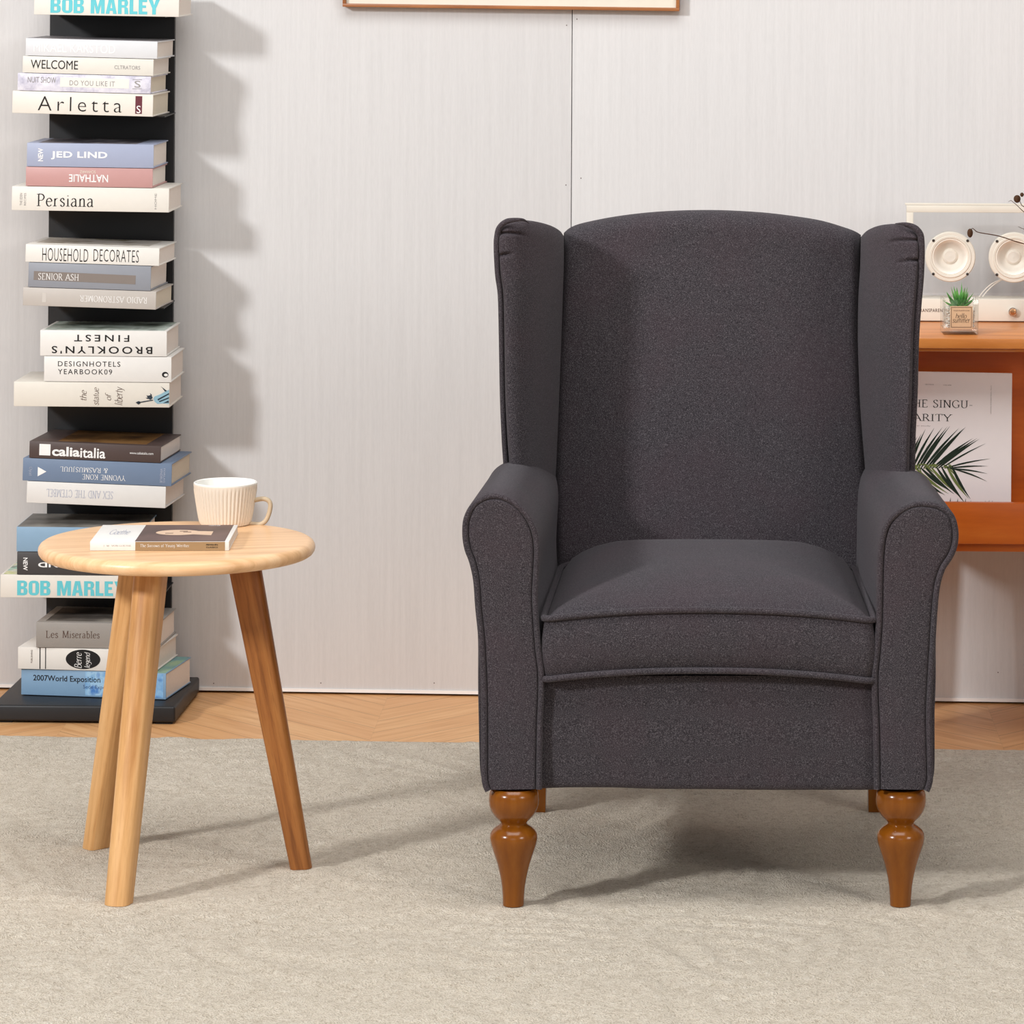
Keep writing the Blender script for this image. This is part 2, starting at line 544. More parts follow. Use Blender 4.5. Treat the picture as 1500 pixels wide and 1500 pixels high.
BK_ = [[(0, 0), (0, 1), (.24, 1), (.24, 0)]]
BLOCK = {
    'B': (.68, BK_ + [[(.24, .84), (.24, 1), (.45, 1), (.6, .93), (.42, .84)], [(.42, .84), (.6, .93), (.66, .78), (.62, .6), (.52, .53), (.42, .62)], [(.24, .42), (.24, .62), (.42, .62), (.52, .53), (.42, .42)],
                      [(.42, .42), (.52, .53), (.64, .45), (.68, .27), (.64, .1), (.6, .05), (.42, .16)], [(.24, 0), (.24, .16), (.42, .16), (.6, .05), (.46, 0)]]),
    'O': (.68, [[(0, .2), (0, .8), (.09, .95), (.24, 1), (.24, 0), (.09, .05)], [(.68, .2), (.59, .05), (.44, 0), (.44, 1), (.59, .95), (.68, .8)], [(.24, .83), (.24, 1), (.44, 1), (.44, .83)], [(.24, 0), (.24, .17), (.44, .17), (.44, 0)]]),
    'M': (.9, [[(0, 0), (0, 1), (.31, 1), (.45, .42), (.59, 1), (.9, 1), (.9, 0), (.67, 0), (.67, .62), (.53, 0), (.37, 0), (.23, .62), (.23, 0)]]),
    'A': (.72, [[(0, 0), (.2, 1), (.36, 1), (.36, .8), (.3, .38), (.36, .38), (.36, .2), (.265, .2), (.24, 0)], [(.72, 0), (.48, 0), (.455, .2), (.36, .2), (.36, .38), (.42, .38), (.36, .8), (.36, 1), (.52, 1)]]),
    'R': (.68, BK_ + [[(.24, .84), (.24, 1), (.45, 1), (.6, .93), (.42, .84)], [(.42, .84), (.6, .93), (.66, .76), (.62, .57), (.52, .48), (.42, .6)], [(.24, .42), (.24, .6), (.42, .6), (.52, .48), (.42, .42)], [(.42, .42), (.52, .48), (.64, .4), (.68, 0), (.43, 0)]]),
    'L': (.52, [[(0, 0), (0, 1), (.24, 1), (.24, .19), (.52, .19), (.52, 0)]]),
    'E': (.56, [[(0, 0), (0, 1), (.54, 1), (.54, .82), (.24, .82), (.24, .6), (.48, .6), (.48, .43), (.24, .43), (.24, .19), (.56, .19), (.56, 0)]]),
    'Y': (.74, [[(0, 1), (.26, 1), (.37, .62), (.48, 1), (.74, 1), (.49, .4), (.49, 0), (.25, 0), (.25, .4)]]),
}


def block_text(body):
    vs, fs, x = [], [], 0.0
    for ch in body:
        if ch == ' ':
            x += 0.36
            continue
        w, polys = BLOCK[ch]
        for p in polys:
            b = len(vs)
            vs += [(x + a, c) for a, c in p]
            fs.append(tuple(range(b, b + len(p))))
        x += w + 0.07
    return vs, fs


def stroke_text(body, style):
    """returns verts2d, faces in unit cap height; style 'serif' or 'script'"""
    vs, fs = [], []
    x = 0.0
    thick, thin = (0.108, 0.036) if style == 'serif' else (0.085, 0.04)
    nib = math.radians(14)
    for ch in body:
        w, st = GL.get(ch, GL['-']).split('|')
        for s in [q for q in st.split(';') if q]:
            smooth = s.startswith('~')
            raw = s.lstrip('~').split()
            pts, ser = [], []
            for q in raw:
                a = q.rstrip('_').split(',')
                p = Vector((float(a[0]), float(a[1]), 0))
                pts.append(p)
                if q.endswith('_'):
                    ser.append(p)
            if smooth and len(pts) > 2:
                pts = spline(pts, 5)
            L, N = [], len(pts)
            for i, p in enumerate(pts):
                a = pts[max(0, i - 1)]; b = pts[min(N - 1, i + 1)]
                d = (b - a).normalized()
                ang = math.atan2(d.y, d.x)
                wd = thin + (thick - thin) * abs(math.sin(ang - nib))
                nrm = Vector((-d.y, d.x, 0)) * wd / 2
                L.append((p + nrm, p - nrm))
            b0 = len(vs)
            for l, r in L:
                vs += [(x + l.x, l.y), (x + r.x, r.y)]
            for i in range(N - 1):
                fs.append((b0 + 2 * i, b0 + 2 * i + 1, b0 + 2 * i + 3, b0 + 2 * i + 2))
            if style == 'serif':
                for p in ser:
                    b0 = len(vs)
                    hh, sw = 0.045, 0.145
                    y0 = p.y - (hh if p.y > 0.3 else 0)
                    vs += [(x + p.x - sw, y0), (x + p.x + sw, y0), (x + p.x + sw, y0 + hh), (x + p.x - sw, y0 + hh)]
                    fs.append((b0, b0 + 1, b0 + 2, b0 + 3))
        x += float(w) + (0.09 if style != 'script' else -0.03)
    if style == 'script':
        vs = [(a + 0.22 * b, b) for a, b in vs]
    return vs, fs


def font_text(body, bold=0.0, spacing=1.0):
    c = bpy.data.curves.new('lettering', 'FONT')
    c.body = body
    c.offset = bold
    c.space_character = spacing
    c.resolution_u = 3
    o = bpy.data.objects.new('lettering', c)
    COL.objects.link(o)
    bpy.context.view_layer.update()
    me = bpy.data.meshes.new_from_object(o.evaluated_get(bpy.context.evaluated_depsgraph_get()))
    vs = [(v.co.x, v.co.y) for v in me.vertices]
    fs = [tuple(p.vertices) for p in me.polygons]
    bpy.data.objects.remove(o)
    bpy.data.curves.remove(c)
    bpy.data.meshes.remove(me)
    return vs, fs


def letters(name, body, cx, cz, w, h, y, mat, parent, angle=0, style='sans', bold=0.0, spacing=1.0, label=None, top=False):
    """fit a line of lettering into a w x h rectangle centred at (cx, cz) on the plane y (top=True: on a horizontal plane z = y)"""
    if style == 'sans':
        vs, fs = font_text(body, bold, spacing)
    elif style == 'block':
        vs, fs = block_text(body)
    else:
        vs, fs = stroke_text(body, style)
    x0, x1 = min(v[0] for v in vs), max(v[0] for v in vs)
    y0, y1 = min(v[1] for v in vs), max(v[1] for v in vs)
    ca, sa = math.cos(math.radians(angle)), math.sin(math.radians(angle))
    out = []
    for a, b in vs:
        p = ((a - x0) / (x1 - x0) - 0.5) * w
        q = ((b - y0) / max(1e-6, y1 - y0) - 0.5) * h
        X, Z = cx + p * ca - q * sa, cz + p * sa + q * ca
        out.append((X, Z, y) if top else (X, y, Z))
    o = mesh(name, out, fs, mat, parent, 0)
    if label:
        o['label'] = label
    return o


# ------------------------------------------------------------------ setting
WA = math.radians(-2.8)
WP = Vector((-0.92, 7.40, 0))
wl = thing('wall_back', '', '', WP, (0, 0, WA))
for k in ('label', 'category'):
    del wl[k]
struct(wl)
WINV = wl.matrix_basis.inverted()


def wall_xy(px, py):
    """pixel -> wall-local (x, z) on the front face of the wall"""
    rx, rz = ray(px, py)
    d = Vector((rx, 1, rz))
    o = Vector((0, 0, H))
    n = wl.matrix_basis.to_3x3() @ Vector((0, 1, 0))
    t = (WP - o).dot(n) / d.dot(n)
    q = WINV @ (o + d * t)
    return q.x, q.z


seam = wall_xy(837.5, 160)[0]
WALLP = wallpaper()
for nm, a, b in (('wall_panel', -3.6, seam - 0.0007), ('wall_panel', seam + 0.0007, 3.6)):
    o = struct(box(nm, ((a + b) / 2, 0.008, 1.503), (b - a, 0.016, 2.994), WALLP, wl, 0.0008))
struct(box('wall_backing', (0, 0.055, 1.5), (7.2, 0.078, 3.0), M['gap_black'], wl))
struct(box('baseboard_back', (0, -0.0005, 0.0075), (7.2, 0.003, 0.006), M['wall_white'], wl))
bm = bmesh.new()
for px, py in ((470, 1000.5), (636, 1000.5), (313, 1001), (830, 37), (845, 28), (829, 271), (851, 261), (1462, 985)):
    x, z = wall_xy(px, py)
    add_box(bm, (x, -0.0002, z), (0.0016, 0.0008, 0.002), 0.0003)
nm = from_bm('nail_mark', bm, M['ink_brown'], wl)
struct(nm)
FL = struct(mesh('floor', [(-3.9, 1.0, 0), (3.9, 1.0, 0), (3.9, 7.8, 0), (-3.9, 7.8, 0)], [(0, 1, 2, 3)], chevron_floor(), None, 0))

# ------------------------------------------------------------------ rug
RZ = 0.010


def rug():
    x0, x1, y0 = -1.85, 1.25, 4.55
    ax, bx = onz(0, 1073, RZ), onz(1500, 1094, RZ)

    def yb(x):
        return ax.y + (bx.y - ax.y) * (x - ax.x) / (bx.x - ax.x) + 0.006 * noise.noise((x * 9, 0, 0)) + 0.003 * noise.noise((x * 40, 2, 0))
    nx, ny = 420, 400
    vs, fs = [], []
    feet = [onz(a, b, RZ) for a, b in ((172.5, 1324), (441, 1270), (139, 1241), (752, 1326), (1319, 1326), (784, 1186), (1287, 1186))]
    for j in range(ny + 1):
        for i in range(nx + 1):
            x = x0 + (x1 - x0) * i / nx
            yy = y0 + (yb(x) - y0) * j / ny
            d, pts = noise.voronoi(Vector((x * 2.6, yy * 2.6, 3.3)) + 0.35 * Vector((noise.noise((x * 3, yy * 3, 0)), noise.noise((x * 3, yy * 3, 5)), 0)))
            r = d[0]
            ringv = math.sin(r * 40 + 2.2 * noise.noise((x * 5, yy * 5, 9)))
            hgt = -0.0042 + 0.0021 * max(-0.6, min(0.75, ringv * 1.4)) + 0.0022 * noise.noise((x * 7, yy * 7, 1)) + 0.0012 * noise.noise((x * 24, yy * 24, 7)) + 0.0009 * noise.noise((x * 70, yy * 70, 3))
            near = min(math.hypot(x - p.x, yy - p.y) for p in feet)
            if near < 0.06:
                hgt *= max(0.0, min(1.0, (near - 0.03) / 0.03))       # the pile meets the foot standing on it
            e = min(i, nx - i, j, ny - j)
            edge = 0.0 if e == 0 else (0.7 if e == 1 else 1.0)
            vs.append((x, yy, min(RZ - 0.0005, RZ * edge + (hgt if e > 1 else -0.002) + (0.0025 if e == 0 else 0))))
    for j in range(ny):
        for i in range(nx):
            a = j * (nx + 1) + i
            fs.append((a, a + 1, a + nx + 2, a + nx + 1))
    o = mesh('rug', vs, fs, rug_mat(), None, 180)
    o['label'] = 'large cream carved-pile rug with swirling raised contours under chair and table'
    o['category'] = 'rug'


rug()

# ------------------------------------------------------------------ armchair
YF = 5.735
seat_c = onz(1037, 1326, RZ)
chair = thing('armchair', 'charcoal grey fabric wingback armchair with turned amber front legs', 'armchair', (seat_c.x, 6.05, RZ))


def polyline(pts, n, power=1.0):
    """resample a px polyline to n+1 points; ends clustered when power > 1 is set"""
    pts = [Vector((p[0], p[1], 0)) for p in pts]
    acc = [0.0]
    for a, b in zip(pts, pts[1:]):
        acc.append(acc[-1] + (b - a).length)
    out = []
    for i in range(n + 1):
        t = i / n
        if power != 1.0:
            t = (1 - power) * t + power * (0.5 - 0.5 * math.cos(PI * t)) if power < 1 else (0.5 - 0.5 * math.cos(PI * t))
        s = t * acc[-1]
        k = 0
        while k < len(acc) - 2 and acc[k + 1] < s:
            k += 1
        f = (s - acc[k]) / max(1e-9, acc[k + 1] - acc[k])
        out.append(pts[k].lerp(pts[k + 1], f))
    return out


def smooth_px(pts, n=6):
    return [(p.x, p.y) for p in spline([(a, b, 0) for a, b in pts], n)]


def padded(name, L, R, B, T, depth, yback, parent, nu=40, nv=60, roll=(8, 8, 8, 8), rd=0.02, extra=None, inset=1.0):
    """upholstered panel: Coons patch between four pixel outlines, edges rolled back, closed behind.
    depth(u, v) -> distance; roll = px width of rounding at left, right, bottom, top; rd = how far the edge rolls back"""
    Lp, Rp = polyline(L, nv, 2), polyline(R, nv, 2)
    Bp, Tp = polyline(B, nu, 2), polyline(T, nu, 2)
    P = []
    for j in range(nv + 1):
        row = []
        v = 0.5 - 0.5 * math.cos(PI * j / nv)
        for i in range(nu + 1):
            u = 0.5 - 0.5 * math.cos(PI * i / nu)
            p = Lp[j] * (1 - u) + Rp[j] * u + Bp[i] * (1 - v) + Tp[i] * v - (Lp[0] * (1 - u) * (1 - v) + Rp[0] * u * (1 - v) + Lp[nv] * (1 - u) * v + Rp[nv] * u * v)
            row.append((p, u, v))
        P.append(row)
    vs, fs = [], []
    for j in range(nv + 1):
        wpx = (P[j][nu][0] - P[j][0][0]).length
        for i in range(nu + 1):
            p, u, v = P[j][i]
            hpx = (P[nv][i][0] - P[0][i][0]).length
            d = depth(u, v)
            for e, r in ((u * wpx, roll[0]), ((1 - u) * wpx, roll[1]), (v * hpx, roll[2]), ((1 - v) * hpx, roll[3])):
                q = rd
                if isinstance(r, tuple):
                    r, q = r
                if r and e < r:
                    t = 1 - e / r
                    d += q * (1 - math.sqrt(max(0.0, 1 - t * t)))
            if extra:
                d += extra(p.x, p.y)
            vs.append(at(p.x, p.y, d))
    W = nu + 1
    for j in range(nv):
        for i in range(nu):
            a = j * W + i
            fs.append((a, a + 1, a + W + 1, a + W))
    ring = [i for i in range(W)] + [j * W + nu for j in range(1, nv + 1)] + [nv * W + i for i in range(nu - 1, -1, -1)] + [j * W for j in range(nv - 1, 0, -1)]
    cen = sum((P[k // W][k % W][0] for k in ring), Vector()) / len(ring)
    b0 = len(vs)
    for k in ring:
        p = P[k // W][k % W][0]
        q = p + (cen - p).normalized() * inset
        vs.append(at(q.x, q.y, yback))
    n = len(ring)
    for i in range(n):
        fs.append((ring[i], b0 + i, b0 + (i + 1) % n, ring[(i + 1) % n]))
    fs.append(tuple(b0 + i for i in range(n))[::-1])
    vs = [v for v in vs]
    return mesh(name, vs, fs, FAB, parent, 55, True)


# --- arms: outlines measured on the front panels (bottom outer, up and over, down to bottom inner)
ARM = {
    'left': [(718, 1157), (714.5, 1148), (713, 1131), (713, 1050), (712, 1000), (709, 940), (704, 890), (701, 850), (695, 822), (688, 803), (685, 782), (687, 760), (697, 742), (713, 732), (731, 731), (751, 740), (768, 757), (779, 779), (783, 804), (782, 833), (780, 873), (782, 913), (785, 953), (789, 985), (789, 1020), (787, 1070), (786, 1156)],
    'right': [(1354, 1157), (1357.5, 1148), (1359, 1131), (1357, 1050), (1359, 1000), (1362, 950), (1365, 900), (1369, 860), (1377, 832), (1389, 813), (1395, 797), (1396, 777), (1390, 757), (1375, 746), (1357, 742), (1338, 743), (1318, 753), (1303, 769), (1296, 790), (1293, 820), (1292, 860), (1291, 910), (1288, 955), (1285, 985), (1285, 1020), (1287, 1070), (1288, 1156)],
}


def offset_px(pts, d):
    out = []
    n = len(pts)
    c = sum(p[0] for p in pts) / n, sum(p[1] for p in pts) / n
    for i, p in enumerate(pts):
        a, b = pts[max(0, i - 1)], pts[min(n - 1, i + 1)]
        t = Vector((b[0] - a[0], b[1] - a[1], 0)).normalized()
        nr = Vector((t.y, -t.x, 0))
        if nr.dot(Vector((p[0] - c[0], p[1] - c[1], 0))) < 0:
            nr = -nr
        out.append((p[0] + nr.x * d[i], p[1] + nr.y * d[i]))
    return out


def arm(side):
    raw = ARM[side]
    n = len(raw)
    sgn = -1 if side == 'left' else 1
    base = thing_part('arm', chair)
    # body: outline a little outside the panel, lofted back
    dist = [8 + (4 if 3 <= i <= 7 else 0) for i in range(n)]
    for i in range(13, n):
        dist[i] = max(2.5, 8 - (i - 13) * 1.0)
    dist[0] = 1.0
    dist[1] = 6.0
    dist[2] = 10.5
    dist[3] = dist[4] = 13
    dist[5] = 10
    dist[6] = dist[7] = 8
    O = smooth_px(offset_px(raw, dist), 4)
    O3 = [at(a, b, YF) for a, b in O]
    xo = min(p.x * sgn for p in O3), max(p.x * sgn for p in O3)
    secs = [(YF + 0.0, 0.007), (YF + 0.004, 0.003), (YF + 0.012, 0.0), (YF + 0.1, 0), (YF + 0.2, 0), (YF + 0.3, 0), (YF + 0.35, 0), (YF + 0.372, 0), (YF + 0.5, 0), (YF + 0.6, 0)]
    vs, fs = [], []
    m = len(O3)
    cz = sum(p.z for p in O3) / m
    cxx = sum(p.x for p in O3) / m
    for Y, ins in secs:
        k = min(1.0, (Y - YF) / 0.33)
        for p in O3:
            f = (p.x * sgn - xo[0]) / (xo[1] - xo[0])          # 0 inner .. 1 outer
            sh = -sgn * (0.013 * (1 - f) + 0.015 * f) * k
            if Y > YF + 0.36:
                sh -= sgn * 0.008 * f
            dz = -0.045 * max(0.0, (p.z - cz) / 0.2) * max(0.0, min(1.0, (f - 0.45) / 0.3)) if Y > YF + 0.36 else 0.0
            d = Vector((cxx - p.x, 0, cz - p.z)).normalized() * ins
            vs.append((p.x + sh + d.x, Y, p.z + d.z + dz))
    for s in range(len(secs) - 1):
        for i in range(m):
            fs.append((s * m + i, s * m + (i + 1) % m, (s + 1) * m + (i + 1) % m, (s + 1) * m + i))
    fs.append(tuple(range(m))[::-1])
    fs.append(tuple((len(secs) - 1) * m + i for i in range(m)))
    o = mesh('arm_body', vs, fs, FAB, base, 50, True)
    # front panel
    S = smooth_px(raw, 4)
    h = len(S)
    i1, i2 = int(h * 0.46), int(h * 0.595)
    ol, tp, il = S[:i1 + 1], S[i1:i2 + 1], S[i2:][::-1]
    if side == 'left':
        L, T, R = ol, tp, il
    else:
        L, T, R = il, tp[::-1], ol
    padded('arm_front_panel', L, R, [L[0], R[0]], T, lambda u, v: YF - 0.003 - 0.004 * math.sin(PI * u) ** 0.6, YF + 0.03, base, 26, 60, (5, 5, 0, 5), 0.008)
    # welt cord round the panel
    C = smooth_px(offset_px(raw, [3.6] * n), 4)
    tube('welt', [at(a, b, YF - 0.002) for a, b in C], 0.0044, FAB, base, 8, False, True)
    return base


def thing_part(name, parent):
    o = bpy.data.objects.new(name, None)
    COL.objects.link(o)
    o.empty_display_size = 0.03
    o.parent = parent
    return o


_orig_mesh = mesh


def mesh(name, verts, faces, mat, parent=None, smooth=35.0, world=False, mats=None, idx=None):
    if world and parent is not None and parent.parent is not None:      # sub-part: undo the whole chain
        w = (parent.parent.matrix_basis @ parent.matrix_basis).inverted()
        verts = [w @ Vector(v) for v in verts]
        world = False
    return _orig_mesh(name, verts, faces, mat, parent, smooth, world, mats, idx)


arm('left')
arm('right')

# --- inner back
bl = smooth_px([(810, 1010), (810, 900), (809, 780), (809, 700), (812, 605), (814, 548), (817, 491), (820, 433), (823, 380), (826, 341)])
br = smooth_px([(1272, 1010), (1273, 900), (1273, 780), (1272, 691), (1266, 605), (1263, 548), (1261, 491), (1261, 433), (1261, 390), (1261, 344)])
bt = smooth_px([(826, 341), (836, 333), (856, 326), (908, 316), (970, 309.5), (1042, 307.5), (1110, 310.5), (1160, 316), (1203, 323), (1237, 333), (1253, 339), (1261, 344)])


def back_depth(u, v):
    y = 6.235 + 0.075 * v
    return y - 0.022 * (1 - (2 * u - 1) ** 2) - 0.012 * math.sin(PI * min(1, v * 1.1))


padded('backrest', bl, br, [bl[0], br[0]], bt, back_depth, 6.40, chair, 50, 70, (16, 16, 0, 26), 0.04)


# --- wings
def crease(lines):
    def f(x, y):
        d = 0.0
        for pts, amp in lines:
            for a, b in zip(pts, pts[1:]):
                ax, ay = a[0], a[1]
                bx, by = b[0], b[1]
                t = max(0, min(1, ((x - ax) * (bx - ax) + (y - ay) * (by - ay)) / ((bx - ax) ** 2 + (by - ay) ** 2)))
                q = math.hypot(x - ax - t * (bx - ax), y - ay - t * (by - ay))
                k = a[2] + (b[2] - a[2]) * t
                s = y - ay - t * (by - ay)
                g = amp * k * math.exp(-(q / 2.3) ** 2)
                g -= 0.25 * amp * k * math.exp(-((s + 5) / 4.0) ** 2) if q < 9 else 0
                d = max(d, g) if g > 0 else (d + g if d <= 0 else d)
        return d
    return f


def wing(side):
    base = thing_part('wing', chair)
    if side == 'left':
        outer = smooth_px([(747, 712), (746, 680), (743, 640), (740, 577), (738.5, 491), (737, 433), (733, 402), (730, 362), (731, 345)])
        inner = smooth_px([(813, 712), (815, 690), (818.5, 605), (820.5, 548), (822.5, 491), (824.5, 433), (826, 385), (826, 346)])
        top = smooth_px([(731, 345), (734, 333), (742, 326), (757, 322.5), (775, 323), (792, 326), (808, 331), (820, 338), (826, 346)])
        L, R, T = outer, inner, top
        cr = crease([([(730, 342, 1), (745, 341, 1), (760, 342, .8), (774, 347, 0)], 0.009), ([(731, 374, 1), (742, 372, .8), (753, 373, 0)], 0.009)])
        welt = [(742, 706), (741, 680), (738.5, 640), (736, 577), (734.5, 491), (733, 433), (729, 402), (727, 362), (728, 345), (731, 334), (739, 326), (750, 322.5), (766, 322), (775, 327)]
        dep = lambda u, v: 6.055 + 0.02 * v + 0.19 * u ** 1.7 - 0.024 * math.sin(PI * u) * 0.9
    else:
        outer = smooth_px([(1331, 712), (1332, 690), (1333, 640), (1336, 577), (1338, 500), (1341, 450), (1344.5, 410), (1346, 376), (1346, 350)])
        inner = smooth_px([(1269, 712), (1267, 691), (1260.5, 605), (1258, 548), (1256.5, 491), (1257.5, 433), (1260, 390), (1261, 347)])
        top = smooth_px([(1261, 347), (1270, 338), (1284, 331.5), (1300, 328.5), (1318, 328), (1332, 332), (1342, 339), (1346, 350)])
        L, R, T = inner, outer, top
        cr = crease([([(1345, 352, 1), (1330, 351, .9), (1312, 352, .7), (1297, 357, 0)], 0.009), ([(1344, 381, 1), (1332, 381, .9), (1320, 383, .5), (1310, 387, 0)], 0.009),
                     ([(1343, 339, 1), (1333, 334, .8), (1320, 333, 0)], 0.004)])
        welt = [(1334, 706), (1335.5, 690), (1336.5, 640), (1339.5, 577), (1341.5, 500), (1344.8, 450), (1348.3, 410), (1349.8, 376), (1349.3, 350), (1346, 340), (1337, 332), (1325, 328), (1312, 327.5)]
        dep = lambda u, v: 6.055 + 0.02 * v + 0.19 * (1 - u) ** 1.7 - 0.024 * math.sin(PI * u) * 0.9
    padded('wing_pad', L, R, [L[0], R[0]], T, dep, 6.38, base, 60, 170, ((7, 0.014), 18, 0, 22) if side == 'left' else (18, (7, 0.014), 0, 22), 0.03, cr)
    W = smooth_px(welt, 5)
    nw = len(W)
    tube('welt', [at(a, b, 6.078 + (0.05 * max(0, (i / nw - 0.86) / 0.14) ** 2)) for i, (a, b) in enumerate(W)], [(0.0042 if side == 'left' else 0.0052) * min(1, 0.15 + (nw - 1 - i) / 14) for i in range(nw)], FAB, base, 8, False, True)
    # outer side cloth behind the welt
    w2 = smooth_px(welt[:11], 4)
    vs, fs = [], []
    sg = -1 if side == 'left' else 1
    for a, b in w2:
        p = at(a, b, 6.09)
        q = at(a - sg * 2, b + 3, 6.38)
        vs += [p, q, q - Vector((sg * 0.02, 0, 0)), p - Vector((sg * 0.012, -0.01, 0))]
    for i in range(len(w2) - 1):
        for k in range(4):
            fs.append((4 * i + k, 4 * i + (k + 1) % 4, 4 * i + 4 + (k + 1) % 4, 4 * i + 4 + k))
    mesh('wing_side', vs, fs, FAB, base, 60, True)


wing('left')
wing('right')


# --- seat cushion
def cushion():
    cl, crr = at(796, 950, 5.727), at(1280, 950, 5.727)
    xc, hw = (cl.x + crr.x) / 2, (crr.x - cl.x) / 2
    y0, y1 = 5.727, 6.225
    per = []
    rc, rb = 0.016, 0.04

    def rr(ax, ay, r, a0):
        for k in range(6):
            a = a0 + PI / 2 * k / 5
            per.append((ax + r * math.cos(a), ay + r * math.sin(a)))
    nx = 30
    hb = hw - 0.010
    for k in range(nx + 1):
        per.append((-hw + rc + (2 * hw - 2 * rc) * k / nx, y0))
    for k in range(1, 5):
        a = -PI / 2 + PI / 2 * k / 5
        per.append((hw - rc + rc * math.cos(a), y0 + rc + rc * math.sin(a)))
    for k in range(13):
        t = k / 12
        per.append((hw + (hb - hw) * t, y0 + rc + (y1 - rb - y0 - rc) * t))
    for k in range(1, 5):
        a = PI / 2 * k / 5
        per.append((hb - rb + rb * math.cos(a), y1 - rb + rb * math.sin(a)))
    for k in range(nx + 1):
        per.append((hb - rb - (2 * hb - 2 * rb) * k / nx, y1))
    for k in range(1, 5):
        a = PI / 2 + PI / 2 * k / 5
        per.append((-hb + rb + rb * math.cos(a), y1 - rb + rb * math.sin(a)))
    for k in range(13):
        t = 1 - k / 12
        per.append((-hw - (hb - hw) * t, y0 + rc + (y1 - rb - y0 - rc) * t))
    for k in range(1, 5):
        a = PI + PI / 2 * k / 5
        per.append((-hw + rc + rc * math.cos(a), y0 + rc + rc * math.sin(a)))
    n = len(per)
    zt, zb = at(796, 907, y0).z, at(796, 997, y0).z

    def arch(x, y):
        f = max(0, 1 - (y - y0) / 0.3)
        return (0.4 + 0.6 * f) * 0.015 * (1 - min(1, abs(x) / hw) ** 2.2)
    vs, fs = [], []
    lay = [(0.0, 0.90), (0.0, 0.985), (0.06, 1.0), (0.3, 1.008), (0.5, 1.011), (0.7, 1.008), (0.94, 1.0), (1.0, 0.985)]
    # layers: fraction of height, outward scale (as metres)
    rings = []
    for f, s in lay:
        r = []
        for x, y in per:
            d = Vector((x, (y - (y0 + y1) / 2), 0))
            off = (s - 1.0) * 0.5
            dn = d.normalized()
            r.append((xc + x + dn.x * off, y + dn.y * off, zb + (zt - zb) * f + arch(x, y)))
        rings.append(r)
    for s in (0.93, 0.86, 0.78, 0.68, 0.56, 0.42, 0.28, 0.14):
        r = []
        for x, y in per:
            X, Yy = x * s, (y0 + y1) / 2 + (y - (y0 + y1) / 2) * s
            crown = 0.040 * (1 - s ** 3.2)
            r.append((xc + X, Yy, zt + arch(x, y) * s ** 2 + 0.008 * (1 - s * s) + crown + 0.022 * ((Yy - y0) / (y1 - y0)) * (1 - s ** 6)))
        rings.append(r)
    for r in rings:
        vs += r
    for k in range(len(rings) - 1):
        for i in range(n):
            fs.append((k * n + i, k * n + (i + 1) % n, (k + 1) * n + (i + 1) % n, (k + 1) * n + i))
    fs.append(tuple(range(n))[::-1])
    fs.append(tuple((len(rings) - 1) * n + i for i in range(n)))
    base = thing_part('seat_cushion', chair)
    mesh('cushion_body', vs, fs, FAB, base, 60, True)
    for f, dz in ((0.0, 0.001), (1.0, 0.0)):
        pts = [Vector((xc + x * 1.004, y - (0.002 if y < y0 + 0.02 else 0), zb + (zt - zb) * f + arch(x, y) + dz)) for x, y in per]
        tube('welt', pts, 0.0048, FAB, base, 8, True, True)


cushion()

# --- front rail, seat base
fl = [(788, 1155), (788.5, 1100), (790, 1040), (791, 990)]
fr = [(1287, 1156.5), (1286.5, 1100), (1284, 1040), (1283, 990)]
fb = smooth_px([(788, 1155), (830, 1153.5), (900, 1153.5), (960, 1155.5), (1040, 1156), (1120, 1157), (1200, 1157), (1260, 1157), (1287, 1156.5)])
padded('front_rail', fl, fr, fb, [fl[-1], fr[-1]], lambda u, v: 5.748 - 0.004 * math.sin(PI * v), 5.80, chair, 40, 20, (0, 0, 6, 0), 0.008)
zb = at(1037, 1152, 5.76).z
p0, p1 = at(722, 1152, 5.78), at(1352, 1152, 5.78)
bm = bmesh.new()
add_box(bm, ((p0.x + p1.x) / 2, 6.07, (zb + 0.36) / 2), (p1.x - p0.x - 0.02, 0.62, 0.36 - zb), 0.012)
from_bm('seat_base', bm, FAB, chair, 35, True)

# --- legs
prof_px = [(1156, 30), (1160, 34.5), (1165, 36), (1172, 36.8), (1180, 36.2), (1188, 33.6), (1196, 28.5), (1202, 22.5), (1205, 19.5), (1207, 19), (1209, 20.5), (1212, 25.5), (1217, 31.5), (1222, 34.2), (1228, 34.9), (1236, 33.6), (1246, 30.4), (1256, 27), (1266, 23.8), (1276, 21.2), (1286, 19), (1298, 17), (1312, 15.8), (1325.5, 15.3)]
for px in (752.0, 1319.0):
    p = onz(px, 1326, RZ)
    s = p.y / F
    z_of = lambda y: (1326 - y) * s * 1.012
    prof = [(0.001, 0)] + [(r * s, max(0.0, z_of(y))) for y, r in reversed(prof_px)]
    o = lathe('leg', prof, M['legwood'], chair, 40)
    o.location = Vector((p.x, p.y, RZ)) - chair.location
    o['label'] = 'turned front leg with ball and vase shapes in amber lacquered wood'
for px in (784, 1287):
    p = onz(px, 1188.5, RZ)
    s = 0.019
    vs, fs = [], []
    for z, h, dy in ((0, 0.0165, 0.03), (0.185, 0.021, 0.0)):
        vs += [(-h, -h + dy, z), (h, -h + dy, z), (h, h + dy, z), (-h, h + dy, z)]
    fs = [(3, 2, 1, 0), (4, 5, 6, 7), (0, 1, 5, 4), (1, 2, 6, 5), (2, 3, 7, 6), (3, 0, 4, 7)]
    o = mesh('leg', vs, fs, M['legwood'], chair, 30)
    o.location = Vector((p.x, p.y - 0.02, RZ)) - chair.location
    o['label'] = 'plain square tapered rear leg'

